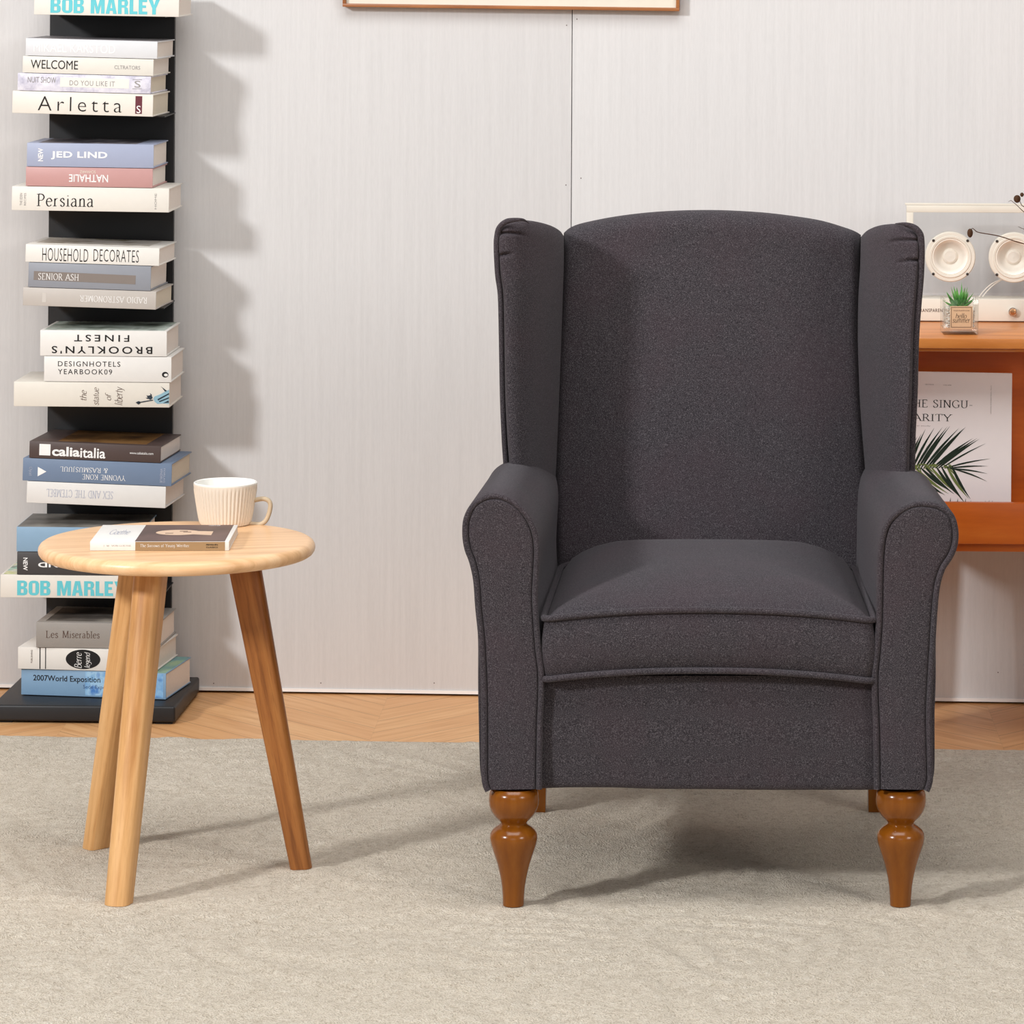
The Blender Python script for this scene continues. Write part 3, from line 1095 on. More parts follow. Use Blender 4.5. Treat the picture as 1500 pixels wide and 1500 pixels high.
# ------------------------------------------------------------------ round side table
TZ = 0.510
TC = Vector((onz(258.5, 803, 0.5).x, 5.958, 0))
TR, TT = 0.2085, 0.022
table = thing('side_table', 'round oak three-legged side table left of the armchair', 'table', (TC.x, TC.y, RZ))
zt = TZ - RZ
prof = [(0.001, zt - TT), (TR - 0.016, zt - TT)]
for k in range(9):
    a = -PI / 2 + PI * k / 8
    prof.append((TR - 0.011 + 0.011 * math.cos(a), zt - TT / 2 + TT / 2 * math.sin(a)))
prof += [(TR - 0.03, zt), (0.001, zt)]
top = lathe('tabletop', prof, M['oak_top'], table, 112)
top.rotation_euler = (0, 0, math.radians(14))
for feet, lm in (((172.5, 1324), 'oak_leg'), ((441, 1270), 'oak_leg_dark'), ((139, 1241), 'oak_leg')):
    f = onz(feet[0], feet[1], RZ)
    r = Vector((f.x - TC.x, f.y - TC.y, 0))
    rad = r.length
    dirv = r.normalized()
    t0 = dirv * 0.098
    a, b = Vector((r.x, r.y, 0)), Vector((t0.x, t0.y, zt - TT + 0.002))
    L = (b - a).length
    zx = (b - a).normalized()
    tang = Vector((-dirv.y, dirv.x, 0))
    outw = tang.cross(zx).normalized()
    if outw.dot(dirv) < 0:
        outw = -outw
    # section: rounded on the outer edge, flat behind; local x = outward, y = tangential
    vs, fs = [], []
    secs = 10
    cut = -a.z
    for s_ in range(secs + 1):
        t = s_ / secs
        hd = 0.0165 + 0.0085 * t                       # half depth, radial
        hw = 0.0185 + 0.0015 * t                       # half width
        loop = []
        for k in range(13):
            ang = -PI / 2 + PI * k / 12
            loop.append((hd - 0.013 + 0.013 * math.cos(ang), hw * math.sin(ang) if abs(math.sin(ang)) < 0.99 else hw * math.sin(ang)))
        loop += [(-hd + 0.004, hw), (-hd, hw - 0.004), (-hd, -hw + 0.004), (-hd + 0.004, -hw)]
        for x, y in loop:
            z = t * L
            if s_ == 0:
                z = -x * outw.z / zx.z                  # foot cut level with the floor
            if s_ == secs:
                z = L - x * outw.z / zx.z
            vs.append((x, y, z))
    m = len(loop)
    for s_ in range(secs):
        for i in range(m):
            fs.append((s_ * m + i, s_ * m + (i + 1) % m, (s_ + 1) * m + (i + 1) % m, (s_ + 1) * m + i))
    fs.append(tuple(range(m))[::-1])
    fs.append(tuple(secs * m + i for i in range(m)))
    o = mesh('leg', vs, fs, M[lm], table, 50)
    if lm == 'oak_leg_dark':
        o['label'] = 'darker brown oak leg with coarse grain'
    yv = zx.cross(outw).normalized()
    mt = Matrix(((outw.x, yv.x, zx.x, a.x), (outw.y, yv.y, zx.y, a.y), (outw.z, yv.z, zx.z, a.z), (0, 0, 0, 1)))
    o.matrix_basis = mt

# ------------------------------------------------------------------ cup
cp = onz(329, 777.5, TZ)
cp.y = 6.125
cp.x = ray(330, 770)[0] * 6.125
cup = thing('coffee_cup', 'beige ribbed ceramic coffee cup with white inside on the round table', 'cup', (cp.x, cp.y, TZ))
s = 6.125 / F
R0, R1, HC = 37 * s, 46.2 * s, 0.0665
prof = [(0.001, 0.0), (R0 - 0.004, 0.0), (R0 - 0.001, 0.001), (R0, 0.003)]
for k in range(1, 13):
    t = k / 12
    prof.append((R0 + (R1 - R0) * (t ** 0.8), 0.003 + (HC - 0.010) * t))
prof += [(R1 + 0.0003, HC - 0.003), (R1 + 0.0002, HC - 0.0008), (R1 - 0.0012, HC), (R1 - 0.0028, HC - 0.001)]
ni = len(prof)
for t in (0.9, 0.75, 0.6, 0.45, 0.3, 0.15):
    prof.append((R0 + (R1 - R0) * (t ** 0.8) - 0.004, 0.006 + (HC - 0.01) * t))
prof += [(R0 - 0.012, 0.006), (0.001, 0.006)]
idx = [0] * (ni - 4) + [1] * (len(prof) - ni + 4)
lathe('cup_body', prof, None, cup, 480, mats=[M['cup_out'], M['cup_in']], idx=idx, ribs=(3, 14, 48, 0.0016))
hp = [(363, 735), (374, 732.5), (384, 731), (391, 733), (394.5, 738), (394.5, 745), (392, 755), (388, 763), (382, 767.5), (374, 768.5), (363, 767)]
pts = [at(a + 1, b, 6.118) - Vector((cp.x, cp.y, TZ)) for a, b in smooth_px(hp, 4)]
for p in pts:
    p.y = -0.004
tube('handle', pts, 0.0037, M['cup_handle'], cup, 10)


# ------------------------------------------------------------------ books
def book_parts(b, w, d, t, cover, pages, inset=0.003, board=0.0022, top_mat=None, top_inset=None):
    bm = bmesh.new()
    add_box(bm, (0, board / 2, board / 2), (w, d - board, board), 0.0004)
    add_box(bm, (0, board / 2, t - board / 2), (w, d - board, board), 0.0004)
    add_box(bm, (0, -d / 2 + board / 2, t / 2), (w, board, t), 0.0006)
    from_bm('cover', bm, cover, b)
    box('pages', (0, -0.001, t / 2), (w - 2 * inset, d - 0.006, t - 2 * board), pages, b)
    if top_mat:
        a = top_inset or (-0.5, 0.5, -0.5, 0.5)
        x0, x1, y0, y1 = a[0] * w * 0.99, a[1] * w * 0.99, a[2] * d * 0.98, a[3] * d * 0.98
        box('cover_picture', ((x0 + x1) / 2, (y0 + y1) / 2, t + 0.0001), (x1 - x0, y1 - y0, 0.0003), top_mat, b)


YB, SB = 7.19, F / 7.19
ALLB = {}


class Stack:
    def __init__(self, px, py, tilt):
        self.px = px
        p = at(px, py, YB)
        self.o = p
        self.tilt = tilt
        self.z = 0.0

    def book(self, label, l, r, tpx, yaw, cover, pages=None, depth=0.165, inset=0.003, top=None, topi=None, dy=0.0, slope=None, ytl=None):
        w, t = (r - l) / SB, tpx / SB
        cx = ((l + r) / 2 - self.px) / SB
        ct, stt = math.cos(self.tilt), math.sin(self.tilt)
        loc = self.o + Vector((cx * ct + self.z * stt, depth / 2 + dy, -cx * stt + self.z * ct))
        b = thing('book', label, 'book', loc, None, 'books on the shelf tower')
        b.rotation_euler = (Matrix.Rotation(self.tilt, 3, 'Y') @ Matrix.Rotation(math.radians(-yaw), 3, 'Z')).to_euler()
        book_parts(b, w, depth, t, cover, pages or M['pages'], inset, top_mat=top, top_inset=topi)
        self.z += t + 0.0009
        self.cur = (b, l, r, tpx, w, t, depth, ytl, slope)
        return b

    def fx(self, x0, y0, x1, y1):
        b, l, r, tpx, w, t, d, ytl, sl = self.cur
        mx = (x0 + x1) / 2
        yt = ytl + sl * (mx - l)
        cx = (mx - (l + r) / 2) / SB
        cz = t - ((y0 + y1) / 2 - yt) / SB
        return cx, cz, abs(x1 - x0) / SB, abs(y1 - y0) / SB

    def text(self, body, x0, y0, x1, y1, mat, angle=0, style='sans', bold=0.0, spacing=1.0, name='lettering', lift=0.0004):
        b, d = self.cur[0], self.cur[6]
        cx, cz, w, h = self.fx(x0, y0, x1, y1)
        if angle in (90, -90):
            w, h = h, w
        return letters(name, body, cx, cz, w, h, -d / 2 - lift, mat, b, angle, style, bold, spacing)

    def patch(self, name, x0, y0, x1, y1, mat, lift=0.0001):
        b, d = self.cur[0], self.cur[6]
        cx, cz, w, h = self.fx(x0, y0, x1, y1)
        return box(name, (cx, -d / 2 - lift, cz), (w, 0.0004, h), mat, b)

    def poly(self, name, pts, mat, lift=0.0004):
        b, l, r, tpx, w, t, d, ytl, sl = self.cur
        vs = []
        for x, y in pts:
            cx, cz, _, _ = self.fx(x, y, x, y)
            vs.append((cx, -d / 2 - lift, cz))
        return mesh(name, vs, [tuple(range(len(pts)))], mat, b, 0)


WHT = cover_mat(232, 227, 219)
WHT2 = cover_mat(236, 232, 226)
stacks = []
# top stack
S = Stack(157, 23, 0.012); stacks.append(S)
S.book('thick cream book with turquoise capitals, topmost on the tower at the photo edge', 51, 264, 34, 1.5, cover_mat(236, 230, 220), slope=0.018, ytl=-13)
S.text('BOB MARLEY', 75, -2, 236, 20, M['ink_turq'], style='block')
# second stack
S = Stack(135, 168.5, 0.020); stacks.append(S)
S.book('cream book with wide spaced black lettering and a small dark badge', 20, 228, 32.5, 3, cover_mat(235, 228, 216), M['pages_cream'], slope=0.022, ytl=134)
S.text('Arletta', 58, 143, 182, 164, M['ink'], style='sans', spacing=1.35, bold=-0.012)
S.patch('badge', 202, 141, 212, 167, cover_mat(112, 40, 54))
S.text('S', 204, 155, 210, 166, M['ink_white'], lift=0.0006)
S.book('lilac marbled book with a white title strip and boxed letter', 27, 224, 25.5, 3, marble_mat(), M['pages_cream'], slope=0.030, ytl=104)
S.patch('title_strip', 90, 112, 192, 126, cover_mat(234, 232, 224))
S.text('DO YOU LIKE IT', 104, 116, 171, 123.5, M['ink_grey'], bold=0.004, spacing=1.1)
S.text('NUIT SHOW', 42, 110, 84, 118.5, M['ink_grey'])
S.text('S', 200, 116, 209, 126, M['ink_grey'], lift=0.0005)
S.poly('emblem_rule', [(197, 114), (211, 114), (211, 114.7), (197, 114.7)], M['ink_grey'])
S.poly('emblem_rule', [(197, 127.3), (211, 127.3), (211, 128), (197, 128)], M['ink_grey'])
S.book('ivory book with thin black capitals at its left end', 34, 227.5, 24.5, 3.2, cover_mat(229, 225, 214), slope=0.031, ytl=76.5)
S.text('WELCOME', 46, 83, 116, 96, M['ink'])
S.text('CLTRATORS', 170, 91.5, 208, 97, M['ink_grey'])
S.book('pale blue-white book with faint white capitals, on the ivory book', 38, 233, 25.5, 3.5, cover_mat(222, 224, 228), slope=0.034, ytl=49, top=cover_mat(150, 146, 150))
S.text('MIKAEL KARSTOD', 50, 58, 171, 71, M['ink_white'])
# third stack
S = Stack(133, 309.5, 0.009); stacks.append(S)
S.book('ivory book with black serif lettering under a pink book', 18, 249, 35, 1.2, cover_mat(234, 228, 217), slope=0.012, ytl=273)
S.text('Persiana', 55, 284, 138, 303, M['ink'], style='serif')
S.text('THE EDEN', 30, 283, 33.5, 301, M['ink_grey'], angle=90)
S.text('RECIPES', 36, 283, 39, 301, M['ink_grey'], angle=90)
S.text('HOME', 228, 283, 231, 306, M['ink_grey'], angle=90)
S.book('dusty pink book with upside-down white capitals', 38.5, 225, 28, 1.5, cover_mat(206, 150, 146), slope=0.016, ytl=244.5)
S.text('NATHALIE', 102, 256, 159.5, 267, M['ink_white'], angle=180, bold=0.01)
S.text('SCHWARZ', 118, 250, 141, 254, M['cream'], angle=180)
S.book('periwinkle blue book with white block capitals, on the pink book', 39.5, 226, 34.5, 1.5, cover_mat(164, 174, 204), slope=0.016, ytl=208, top=art_mat('dark_photo_cover', [(40, 38, 42), (90, 86, 92), (150, 146, 150)]), topi=(-0.42, 0.36, -0.45, 0.5))
S.text('JED LIND', 75, 221, 158, 233, M['ink_white'], bold=0.03, spacing=1.05)
S.text('NEW', 56, 216, 63.5, 235, M['ink_white'], angle=90, bold=0.02)
# fourth stack
S = Stack(134, 450.5, 0.022); stacks.append(S)
S.book('beige-grey book with upside-down pale capitals, lowest of three below the white decorating book', 36, 233, 26.5, 3.4, cover_mat(196, 187, 178), M['pages_cream'], slope=0.034, ytl=421)
S.text('RADIO ASTRONOMER', 120, 434.5, 220, 444, M['ink_white'], angle=180, style='serif')
S.patch('spine_band', 64.5, 429, 70.5, 443, cover_mat(208, 200, 191))
S.book('blue-grey book with a brown title panel', 43, 224.5, 36, 3.4, cover_mat(146, 150, 160), slope=0.037, ytl=383)
S.patch('title_panel', 51, 399.5, 202, 412.5, cover_mat(134, 122, 114)).rotation_euler = (0, 0.012, 0)
S.text('SENIOR ASH', 58, 399.5, 118, 409.5, M['ink_white'], lift=0.0006, style='serif')
S.book('white book with tall thin black capitals and a photo cover', 38, 236, 26, 3.4, cover_mat(235, 231, 223), slope=0.033, ytl=355.5, top=art_mat('beige_photo_cover', [(110, 92, 64), (190, 182, 172), (206, 200, 192), (120, 110, 74)], 14), topi=(-0.46, 0.4, -0.3, 0.5))
S.text('HOUSEHOLD', 63, 362, 131, 381, M['ink'], bold=-0.012, spacing=1.1)
S.text('DECORATES', 139, 364, 206, 382, M['ink'], bold=-0.012, spacing=1.1)
# fifth stack
S = Stack(135, 596, 0.002); stacks.append(S)
S.book('cream book with sideways script lettering and a blue statue drawing', 21, 249.5, 36, 1.0, cover_mat(231, 223, 209), slope=0.006, ytl=559)
for body, x0, x1, y0, y1 in (('the', 118, 128, 571, 586), ('statue', 138, 146, 567, 593), ('of', 155, 164, 575, 586), ('liberty', 169, 184, 566, 593)):
    S.text(body, x0, y0, x1, y1, M['ink_brown'], angle=90, style='script')
S.poly('statue_drawing', [(249, 570), (243, 573), (236, 577), (228, 580), (226, 583), (228, 588), (232, 591), (240, 590.5), (249, 591)], cover_mat(140, 186, 204))
for q in ([(249, 575), (232, 584), (233, 586), (249, 577)], [(249, 581), (234, 587), (235, 588.5), (249, 583)], [(248, 586), (240, 590), (249, 589)], [(243, 573), (238, 566), (236, 565), (246, 572)],
          [(218, 579), (223, 578), (225, 582), (222, 585), (217, 583)], [(226, 586), (204, 590), (204, 588.4), (225, 584.8)], [(204, 587), (200, 589), (204, 592), (207, 590.5), (206.5, 587.5)],
          [(219, 580), (216, 578), (217, 581)], [(218, 582), (214.5, 582), (217.5, 584)], [(222, 579), (221, 575), (224, 578)]):
    S.poly('statue_drawing', q, cover_mat(38, 52, 66), 0.0007)
S.book('white yearbook with two lines of black capitals and a round mark', 65, 252, 37, 1.0, WHT2, slope=0.005, ytl=521)
S.text('DESIGNHOTELS', 85.5, 528.5, 177, 536, M['ink'], spacing=1.25)
S.text('YEARBOOK09', 85.5, 540, 165, 547.5, M['ink'], spacing=1.25)
bp, d_ = S.cur[0], S.cur[6]
cxx, czz, _, _ = S.fx(243, 547.5, 243, 547.5)
for nm_, mm, rx, rz, off, lf in (('round_mark', M['ink'], 0.006, 0.0052, 0, 0.0004), ('round_mark', WHT2, 0.0035, 0.0025, 0.0014, 0.0007)):
    mesh(nm_, [(cxx + off + rx * math.cos(2 * PI * k / 24), -d_ / 2 - lf, czz - off * .4 + rz * math.sin(2 * PI * k / 24)) for k in range(24)], [tuple(range(24))], mm, bp, 0)
S.book('white book with bold upside-down capitals and a pale green photo cover', 59, 245, 37.3, 1.0, WHT2, slope=0.005, ytl=482.5, top=art_mat('green_photo_cover', [(40, 44, 44), (150, 162, 150), (196, 206, 198), (60, 66, 64)], 16), topi=(-0.48, 0.48, -0.46, 0.5))
S.text('FINEST', 109, 489, 190, 499, M['ink'], angle=180, bold=0.012, spacing=1.45)
S.text("BROOKLYN'S", 76, 506, 224, 517, M['ink'], angle=180, bold=0.012, spacing=1.35)
# sixth stack
S = Stack(146, 740.5, 0.024); stacks.append(S)
S.book('white book with faint silver upside-down capitals, just behind the cup', 42.5, 249, 31.5, 4.5, cover_mat(230, 226, 221), slope=0.037, ytl=703, depth=0.175)
S.text('SEX AND THE CTEMBEL', 72, 716, 171, 727.5, M['ink_silver'], angle=180, style='serif')
S.book('blue book with upside-down white serif lettering and a white triangle', 35.5, 257, 33, 4.5, cover_mat(112, 134, 166), M['pages_cream'], slope=0.037, ytl=668, depth=0.175)
S.text('YVONNE KONE', 124.5, 692.5, 189, 700.5, M['ink_white'], angle=180, style='serif')
S.text('& RASMUSJUUL', 91.5, 681, 162, 689, M['ink_white'], angle=180, style='serif')
S.poly('triangle_mark', [(58, 681), (71, 688), (58, 695)], M['ink_white'])
S.text('Oyat', 44, 681, 50, 694, M['ink_silver'], angle=-90, style='serif')
S.text('VINDRUE', 240, 683, 243.5, 704, M['ink_silver'], angle=-90)
S.text('FORLAG', 245, 683, 247.5, 704, M['ink_silver'], angle=-90)
S.book('dark brown book with white lowercase lettering and a white square', 44.5, 240, 24.5, 4.5, cover_mat(84, 66, 62), M['pages'], slope=0.038, ytl=642.5, depth=0.175, inset=0.001, top=art_mat('brown_photo_cover', [(30, 22, 20), (110, 78, 44), (150, 112, 70)], 12), topi=(-0.3, 0.38, -0.42, 0.5))
S.patch('square_mark', 59.5, 647, 76, 663.5, M['ink_white'])
S.text('calia', 78.5, 651, 120, 665, M['ink_white'], bold=0.03)
S.text('italia', 120.5, 652.5, 158, 667.5, M['ink_white'], bold=0.016)
S.text('www.caliaitalia.com', 194, 658.5, 229, 662, M['ink_white'])
# seventh stack, behind the table
S = Stack(120, 876, 0.003); stacks.append(S)
S.book('thick cream book with turquoise capitals, behind the table top', 1, 215, 33, 0.5, cover_mat(233, 225, 213), slope=0.003, ytl=843, top=art_mat('green_picture_cover', [(70, 76, 50), (196, 200, 120), (226, 220, 206), (120, 190, 170), (170, 90, 100)], 22), topi=(-0.49, 0.49, -0.45, 0.5))
S.text('BOB MARLEY', 25.5, 851.5, 184.5, 873, M['ink_turq'], style='block')
S.book('charcoal book with upside-down white block capitals behind the table top', 25, 212, 33, 0.5, cover_mat(70, 66, 66), slope=0.004, ytl=807)
S.text('NEW', 34, 815.5, 40.5, 834, M['ink_white'], angle=-90, bold=0.02)
S.text('JED LIND', 56, 820, 139, 829.5, M['ink_white'], angle=180, bold=0.03, spacing=1.05)
S.book('light blue book with grey cover, on the charcoal book', 24, 210, 36, 0.5, cover_mat(134, 172, 204), slope=0.004, ytl=770, top=art_mat('grey_photo_cover', [(70, 68, 64), (136, 132, 126), (170, 166, 160)], 10))

# base stack stands on the tower foot
BZ = 0.033 + 0.0
fo = thing('shelf_tower', 'tall black metal book tower with a square foot against the wall', 'bookshelf', (0, 0, 0), (0, 0, math.radians(-1.6)))
pbk = onz(165, 988, BZ)
pfr = onz(119, 1036, BZ)
foot_c = Vector((pfr.x * 0.5 + pbk.x * 0.5, 7.245, 0))
fo.location = foot_c
bm = bmesh.new()
add_box(bm, (0, 0, BZ / 2 + 0.002), (0.334, 0.285, BZ - 0.004), 0.004, None, 3)
from_bm('foot', bm, M['black_metal'], fo)
for sx in (-1, 1):
    for sy in (-1, 1):
        box('foot_pad', (sx * 0.145, sy * 0.12, 0.0025), (0.03, 0.03, 0.005), M['ink'], fo)
bpy.context.view_layer.update()
inv = fo.matrix_world.inverted()
c0 = inv @ at(158.5, 1000, 7.375)
c1 = inv @ at(164.5, 20, 7.375)
vs = []
hw = 0.1175
for z, xx in ((BZ - 0.001, c0.x), (1.75, c0.x + (c1.x - c0.x) * (1.75 - c0.z) / (c1.z - c0.z))):
    for dx, dy in ((-hw, 0), (hw, 0), (hw, 0.012), (-hw, 0.012)):
        vs.append((xx + dx, c0.y + dy, z))
mesh('column', vs, [(3, 2, 1, 0), (4, 5, 6, 7), (0, 1, 5, 4), (1, 2, 6, 5), (2, 3, 7, 6), (3, 0, 4, 7)], M['black_metal'], fo, 0)
for S in stacks:
    bm = bmesh.new()
    q = S.o + Vector((at(160, 500, YB).x - S.o.x, 0, 0))
    dz = -(q.x - S.o.x) * math.tan(S.tilt)
    add_box(bm, (0, 0, 0), (0.19, 0.15, 0.0022), 0, Matrix.Rotation(S.tilt, 4, 'Y'))
    bmesh.ops.translate(bm, vec=(q.x, YB + 0.11, S.o.z + dz - 0.0014), verts=bm.verts)
    bm.transform(inv)
    from_bm('shelf', bm, M['black_metal'], fo)

S = Stack(146, 1016.5, 0.0)
S.o = at(146, 1017, 7.175)
S.o.z = BZ + 0.0015
SB = F / 7.175
S.book('blue book with green cover picture, lowest in the stack on the tower foot', 36.7, 256, 38, 8.5, cover_mat(128, 168, 204), M['pages'], depth=0.165, inset=0.001, slope=0.04, ytl=974, top=art_mat('green_aerial_cover', [(60, 100, 150), (120, 160, 150), (150, 176, 140)], 14))
S.text('2007World Exposition', 55, 985, 157, 996, M['ink'], bold=0.01)
S.text('Sede Expo', 131, 999, 165, 1006, cover_mat(60, 90, 140))
S.patch('spine_picture', 134, 981.5, 252, 1016, art_mat('blue_city_print', [(58, 104, 176), (120, 166, 208), (160, 196, 222), (76, 126, 190)], 40)).rotation_euler = (0, 0, 0)
S.book('white book with a black oval and double rules, on the foot stack', 31, 237, 32, 6.5, cover_mat(232, 226, 217), M['pages'], depth=0.17, slope=0.034, ytl=941.5)
for x0, x1 in ((63.5, 65), (72, 73.3)):
    S.patch('rule', x0, 943 , x1, 974, M['ink'])
S.text('PUBLISHING', 50.5, 946, 53, 965, M['ink_brown'], angle=90)
b_, d_ = S.cur[0], S.cur[6]
cxx, czz, _, _ = S.fx(129, 960.5, 129, 960.5)
mesh('oval_badge', [(cxx + 26 / SB * math.cos(2 * PI * k / 40), -d_ / 2 - 0.0004, czz + 14.3 / SB * math.sin(2 * PI * k / 40)) for k in range(40)], [tuple(range(40))], M['ink'], b_, 0)
S.text('Berre', 116, 950, 127, 973, M['ink_white'], angle=90, style='script', lift=0.0007)
S.text('legend', 131, 950, 142, 973, M['ink_white'], angle=90, style='script', lift=0.0007)
S.book('taupe book with dark serif lettering, top of the foot stack', 55.5, 236, 37, 3.5, cover_mat(156, 148, 140), M['pages'], depth=0.17, slope=0.006, ytl=906, top=art_mat('dark_street_cover', [(30, 28, 28), (110, 104, 98), (170, 162, 152)], 9), topi=(-0.44, 0.42, -0.42, 0.4))
S.text('Les', 70, 918.5, 88, 929, M['ink_brown'], style='serif')
S.text('Miserables', 94.5, 918.5, 149.5, 929, M['ink_brown'], style='serif')

# book on the table
bf0, bf1 = onz(133.5, 806.5, TZ), onz(337.5, 805.5, TZ)
w = (bf1 - bf0).length
dpt = 0.165
tb = thing('paperback', 'white and brown paperback with a portrait cover lying on the round table', 'book', ((bf0.x + bf1.x) / 2 - 0.004, bf0.y + dpt / 2, TZ + 0.0003), (0, 0, math.radians(2.0)))
t = 0.0135
bm = bmesh.new()
add_box(bm, (0, 0.0006, 0.0006), (w, dpt - 0.0012, 0.0012), 0.0003)
add_box(bm, (0, 0.0006, t - 0.0006), (w, dpt - 0.0012, 0.0012), 0.0003)
add_box(bm, (0, -dpt / 2 + 0.0006, t / 2), (w, 0.0012, t), 0.0005)
from_bm('cover', bm, cover_mat(236, 232, 226), tb)
box('pages', (0, 0, t / 2), (w - 0.001, dpt - 0.002, t - 0.0025), M['pages'], tb)
fxx = lambda px: ((px - 133.5) / 204.0 - 0.5) * w
box('portrait_print', ((fxx(199) + fxx(331)) / 2, 0, t + 0.0001), (fxx(331) - fxx(199), dpt - 0.003, 0.0003), art_mat('umber_portrait_ground', [(58, 44, 42), (92, 70, 66), (112, 88, 84)], 9), tb)
pv = [(fxx(222 + 33) + 0.034 * math.cos(2 * PI * k / 28), 0.004 + 0.026 * math.sin(2 * PI * k / 28), t + 0.0005) for k in range(28)]
mesh('portrait_face', pv, [tuple(range(28))], cover_mat(232, 192, 158), tb, 0)
mesh('portrait_face', [(fxx(270), -0.012, t + 0.0004), (fxx(306), -0.022, t + 0.0004), (fxx(306), 0.016, t + 0.0004), (fxx(270), 0.02, t + 0.0004)], [(0, 1, 2, 3)], cover_mat(228, 188, 154), tb, 0)
for ox, oy in ((-0.012, -0.008), (0.008, 0.012), (0.014, 0.004)):
    box('portrait_feature', (fxx(254) + ox, 0.004 + oy, t + 0.0006), (0.012, 0.004, 0.0002), M['ink_brown'], tb)
box('spine_label', ((fxx(200) + fxx(331.5)) / 2, -dpt / 2 - 0.0001, t / 2), (fxx(331.5) - fxx(200), 0.0004, t - 0.0006), cover_mat(168, 132, 88), tb)
letters('lettering', 'The Sorrows of Young Werther', (fxx(207) + fxx(279)) / 2, t * 0.52, fxx(279) - fxx(207), 0.0058, -dpt / 2 - 0.0006, M['ink_white'], tb, style='serif')
letters('lettering', 'J. W. VON GOETHE', (fxx(153) + fxx(194)) / 2, t * 0.55, fxx(194) - fxx(153), 0.0026, -dpt / 2 - 0.0004, M['ink_grey'], tb, style='serif')
letters('lettering', 'PENGUIN', (fxx(304) + fxx(321)) / 2, t * 0.66, fxx(321) - fxx(304), 0.002, -dpt / 2 - 0.0006, M['ink'], tb, bold=0.02)
letters('lettering', 'CLASSICS', (fxx(304) + fxx(321)) / 2, t * 0.38, fxx(321) - fxx(304), 0.002, -dpt / 2 - 0.0006, M['ink'], tb, bold=0.01)
letters('lettering', 'WERTHER', fxx(313) - 0.01, 0.072, 0.018, 0.007, t + 0.0006, M['ink_white'], tb, top=True)
letters('lettering', 'Goethe', fxx(168), 0.01, 0.03, 0.05, t + 0.0004, M['ink_silver'], tb, top=True, style='script')

# ------------------------------------------------------------------ picture on the wall
fx0, fz0 = wall_xy(504.5, 9.5)
fx1, fz1 = wall_xy(996, 16)
pic = thing('picture_frame', 'thin wooden picture frame with cream mount above the chair', 'picture', wl.matrix_basis @ Vector(((fx0 + fx1) / 2, -0.0135, (fz0 + fz1) / 2)))
pic.rotation_euler = (0, math.atan2(fz0 - fz1, fx1 - fx0), WA)
W, HH = fx1 - fx0, 0.82
bm = bmesh.new()
rw = 0.0062
add_box(bm, (0, 0, rw / 2), (W, 0.025, rw), 0.0008)
add_box(bm, (0, 0, HH - rw / 2), (W, 0.025, rw), 0.0008)
add_box(bm, (-W / 2 + rw / 2, 0, HH / 2), (rw, 0.025, HH - 2 * rw), 0.0008)
add_box(bm, (W / 2 - rw / 2, 0, HH / 2), (rw, 0.025, HH - 2 * rw), 0.0008)
from_bm('frame', bm, M['frame_wood'], pic)
box('mount', (0, 0.002, HH / 2), (W - 2 * rw, 0.012, HH - 2 * rw), M['cream'], pic)

# ------------------------------------------------------------------ sideboard
CZ = 0.731
YC = 6.83
lx = at(1297, 500, YC).x
rx_ = 1.15
cab = thing('sideboard', 'orange-brown wooden sideboard with an open display niche at right', 'sideboard', ((lx + rx_) / 2, (YC + 7.27) / 2, 0), (0, 0, math.radians(-1.2)))
cw, cd = rx_ - lx, 7.25 - YC
z2 = at(1440, 738.5, YC).z
z1 = at(1440, 799.5, YC).z
z0 = at(1440, 813.5, YC).z
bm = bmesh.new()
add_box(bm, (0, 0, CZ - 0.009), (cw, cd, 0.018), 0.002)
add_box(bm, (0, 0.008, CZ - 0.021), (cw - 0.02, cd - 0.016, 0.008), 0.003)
from_bm('top_board', bm, M['cabinet_top_lit'], cab)
add_side = box('side_panel', (-cw / 2 + 0.012, 0.02, (z0 + CZ - 0.025) / 2), (0.018, cd - 0.04, CZ - 0.025 - z0), M['cabinet'], cab, 0.001)
box('side_panel', (cw / 2 - 0.012, 0.02, (z0 + CZ - 0.025) / 2), (0.018, cd - 0.04, CZ - 0.025 - z0), M['cabinet'], cab, 0.001)
box('back_panel', (0, -cd / 2 + 0.15, (z0 + CZ - 0.025) / 2), (cw - 0.044, 0.012, CZ - 0.025 - z0), M['cabinet'], cab)
box('front_lip', (0, -cd / 2 + 0.009, (z1 + z2) / 2), (cw, 0.016, z2 - z1), M['cabinet'], cab, 0.002)
box('bottom_board', (0, 0.01, (z0 + z1) / 2), (cw - 0.03, cd - 0.03, z1 - z0), M['cabinet'], cab, 0.002)
for sx in (-1, 1):
    for sy in (-1, 1):
        vs = []
        for z, h in ((0, 0.012), (z0 + 0.001, 0.018)):
            vs += [(-h, -h, z), (h, -h, z), (h, h, z), (-h, h, z)]
        o = mesh('leg', vs, [(3, 2, 1, 0), (4, 5, 6, 7), (0, 1, 5, 4), (1, 2, 6, 5), (2, 3, 7, 6), (3, 0, 4, 7)], M['cabinet'], cab, 0)
        o.location = (sx * (cw / 2 - 0.03), cd / 2 - 0.05 if sy > 0 else -cd / 2 + 0.2, 0)

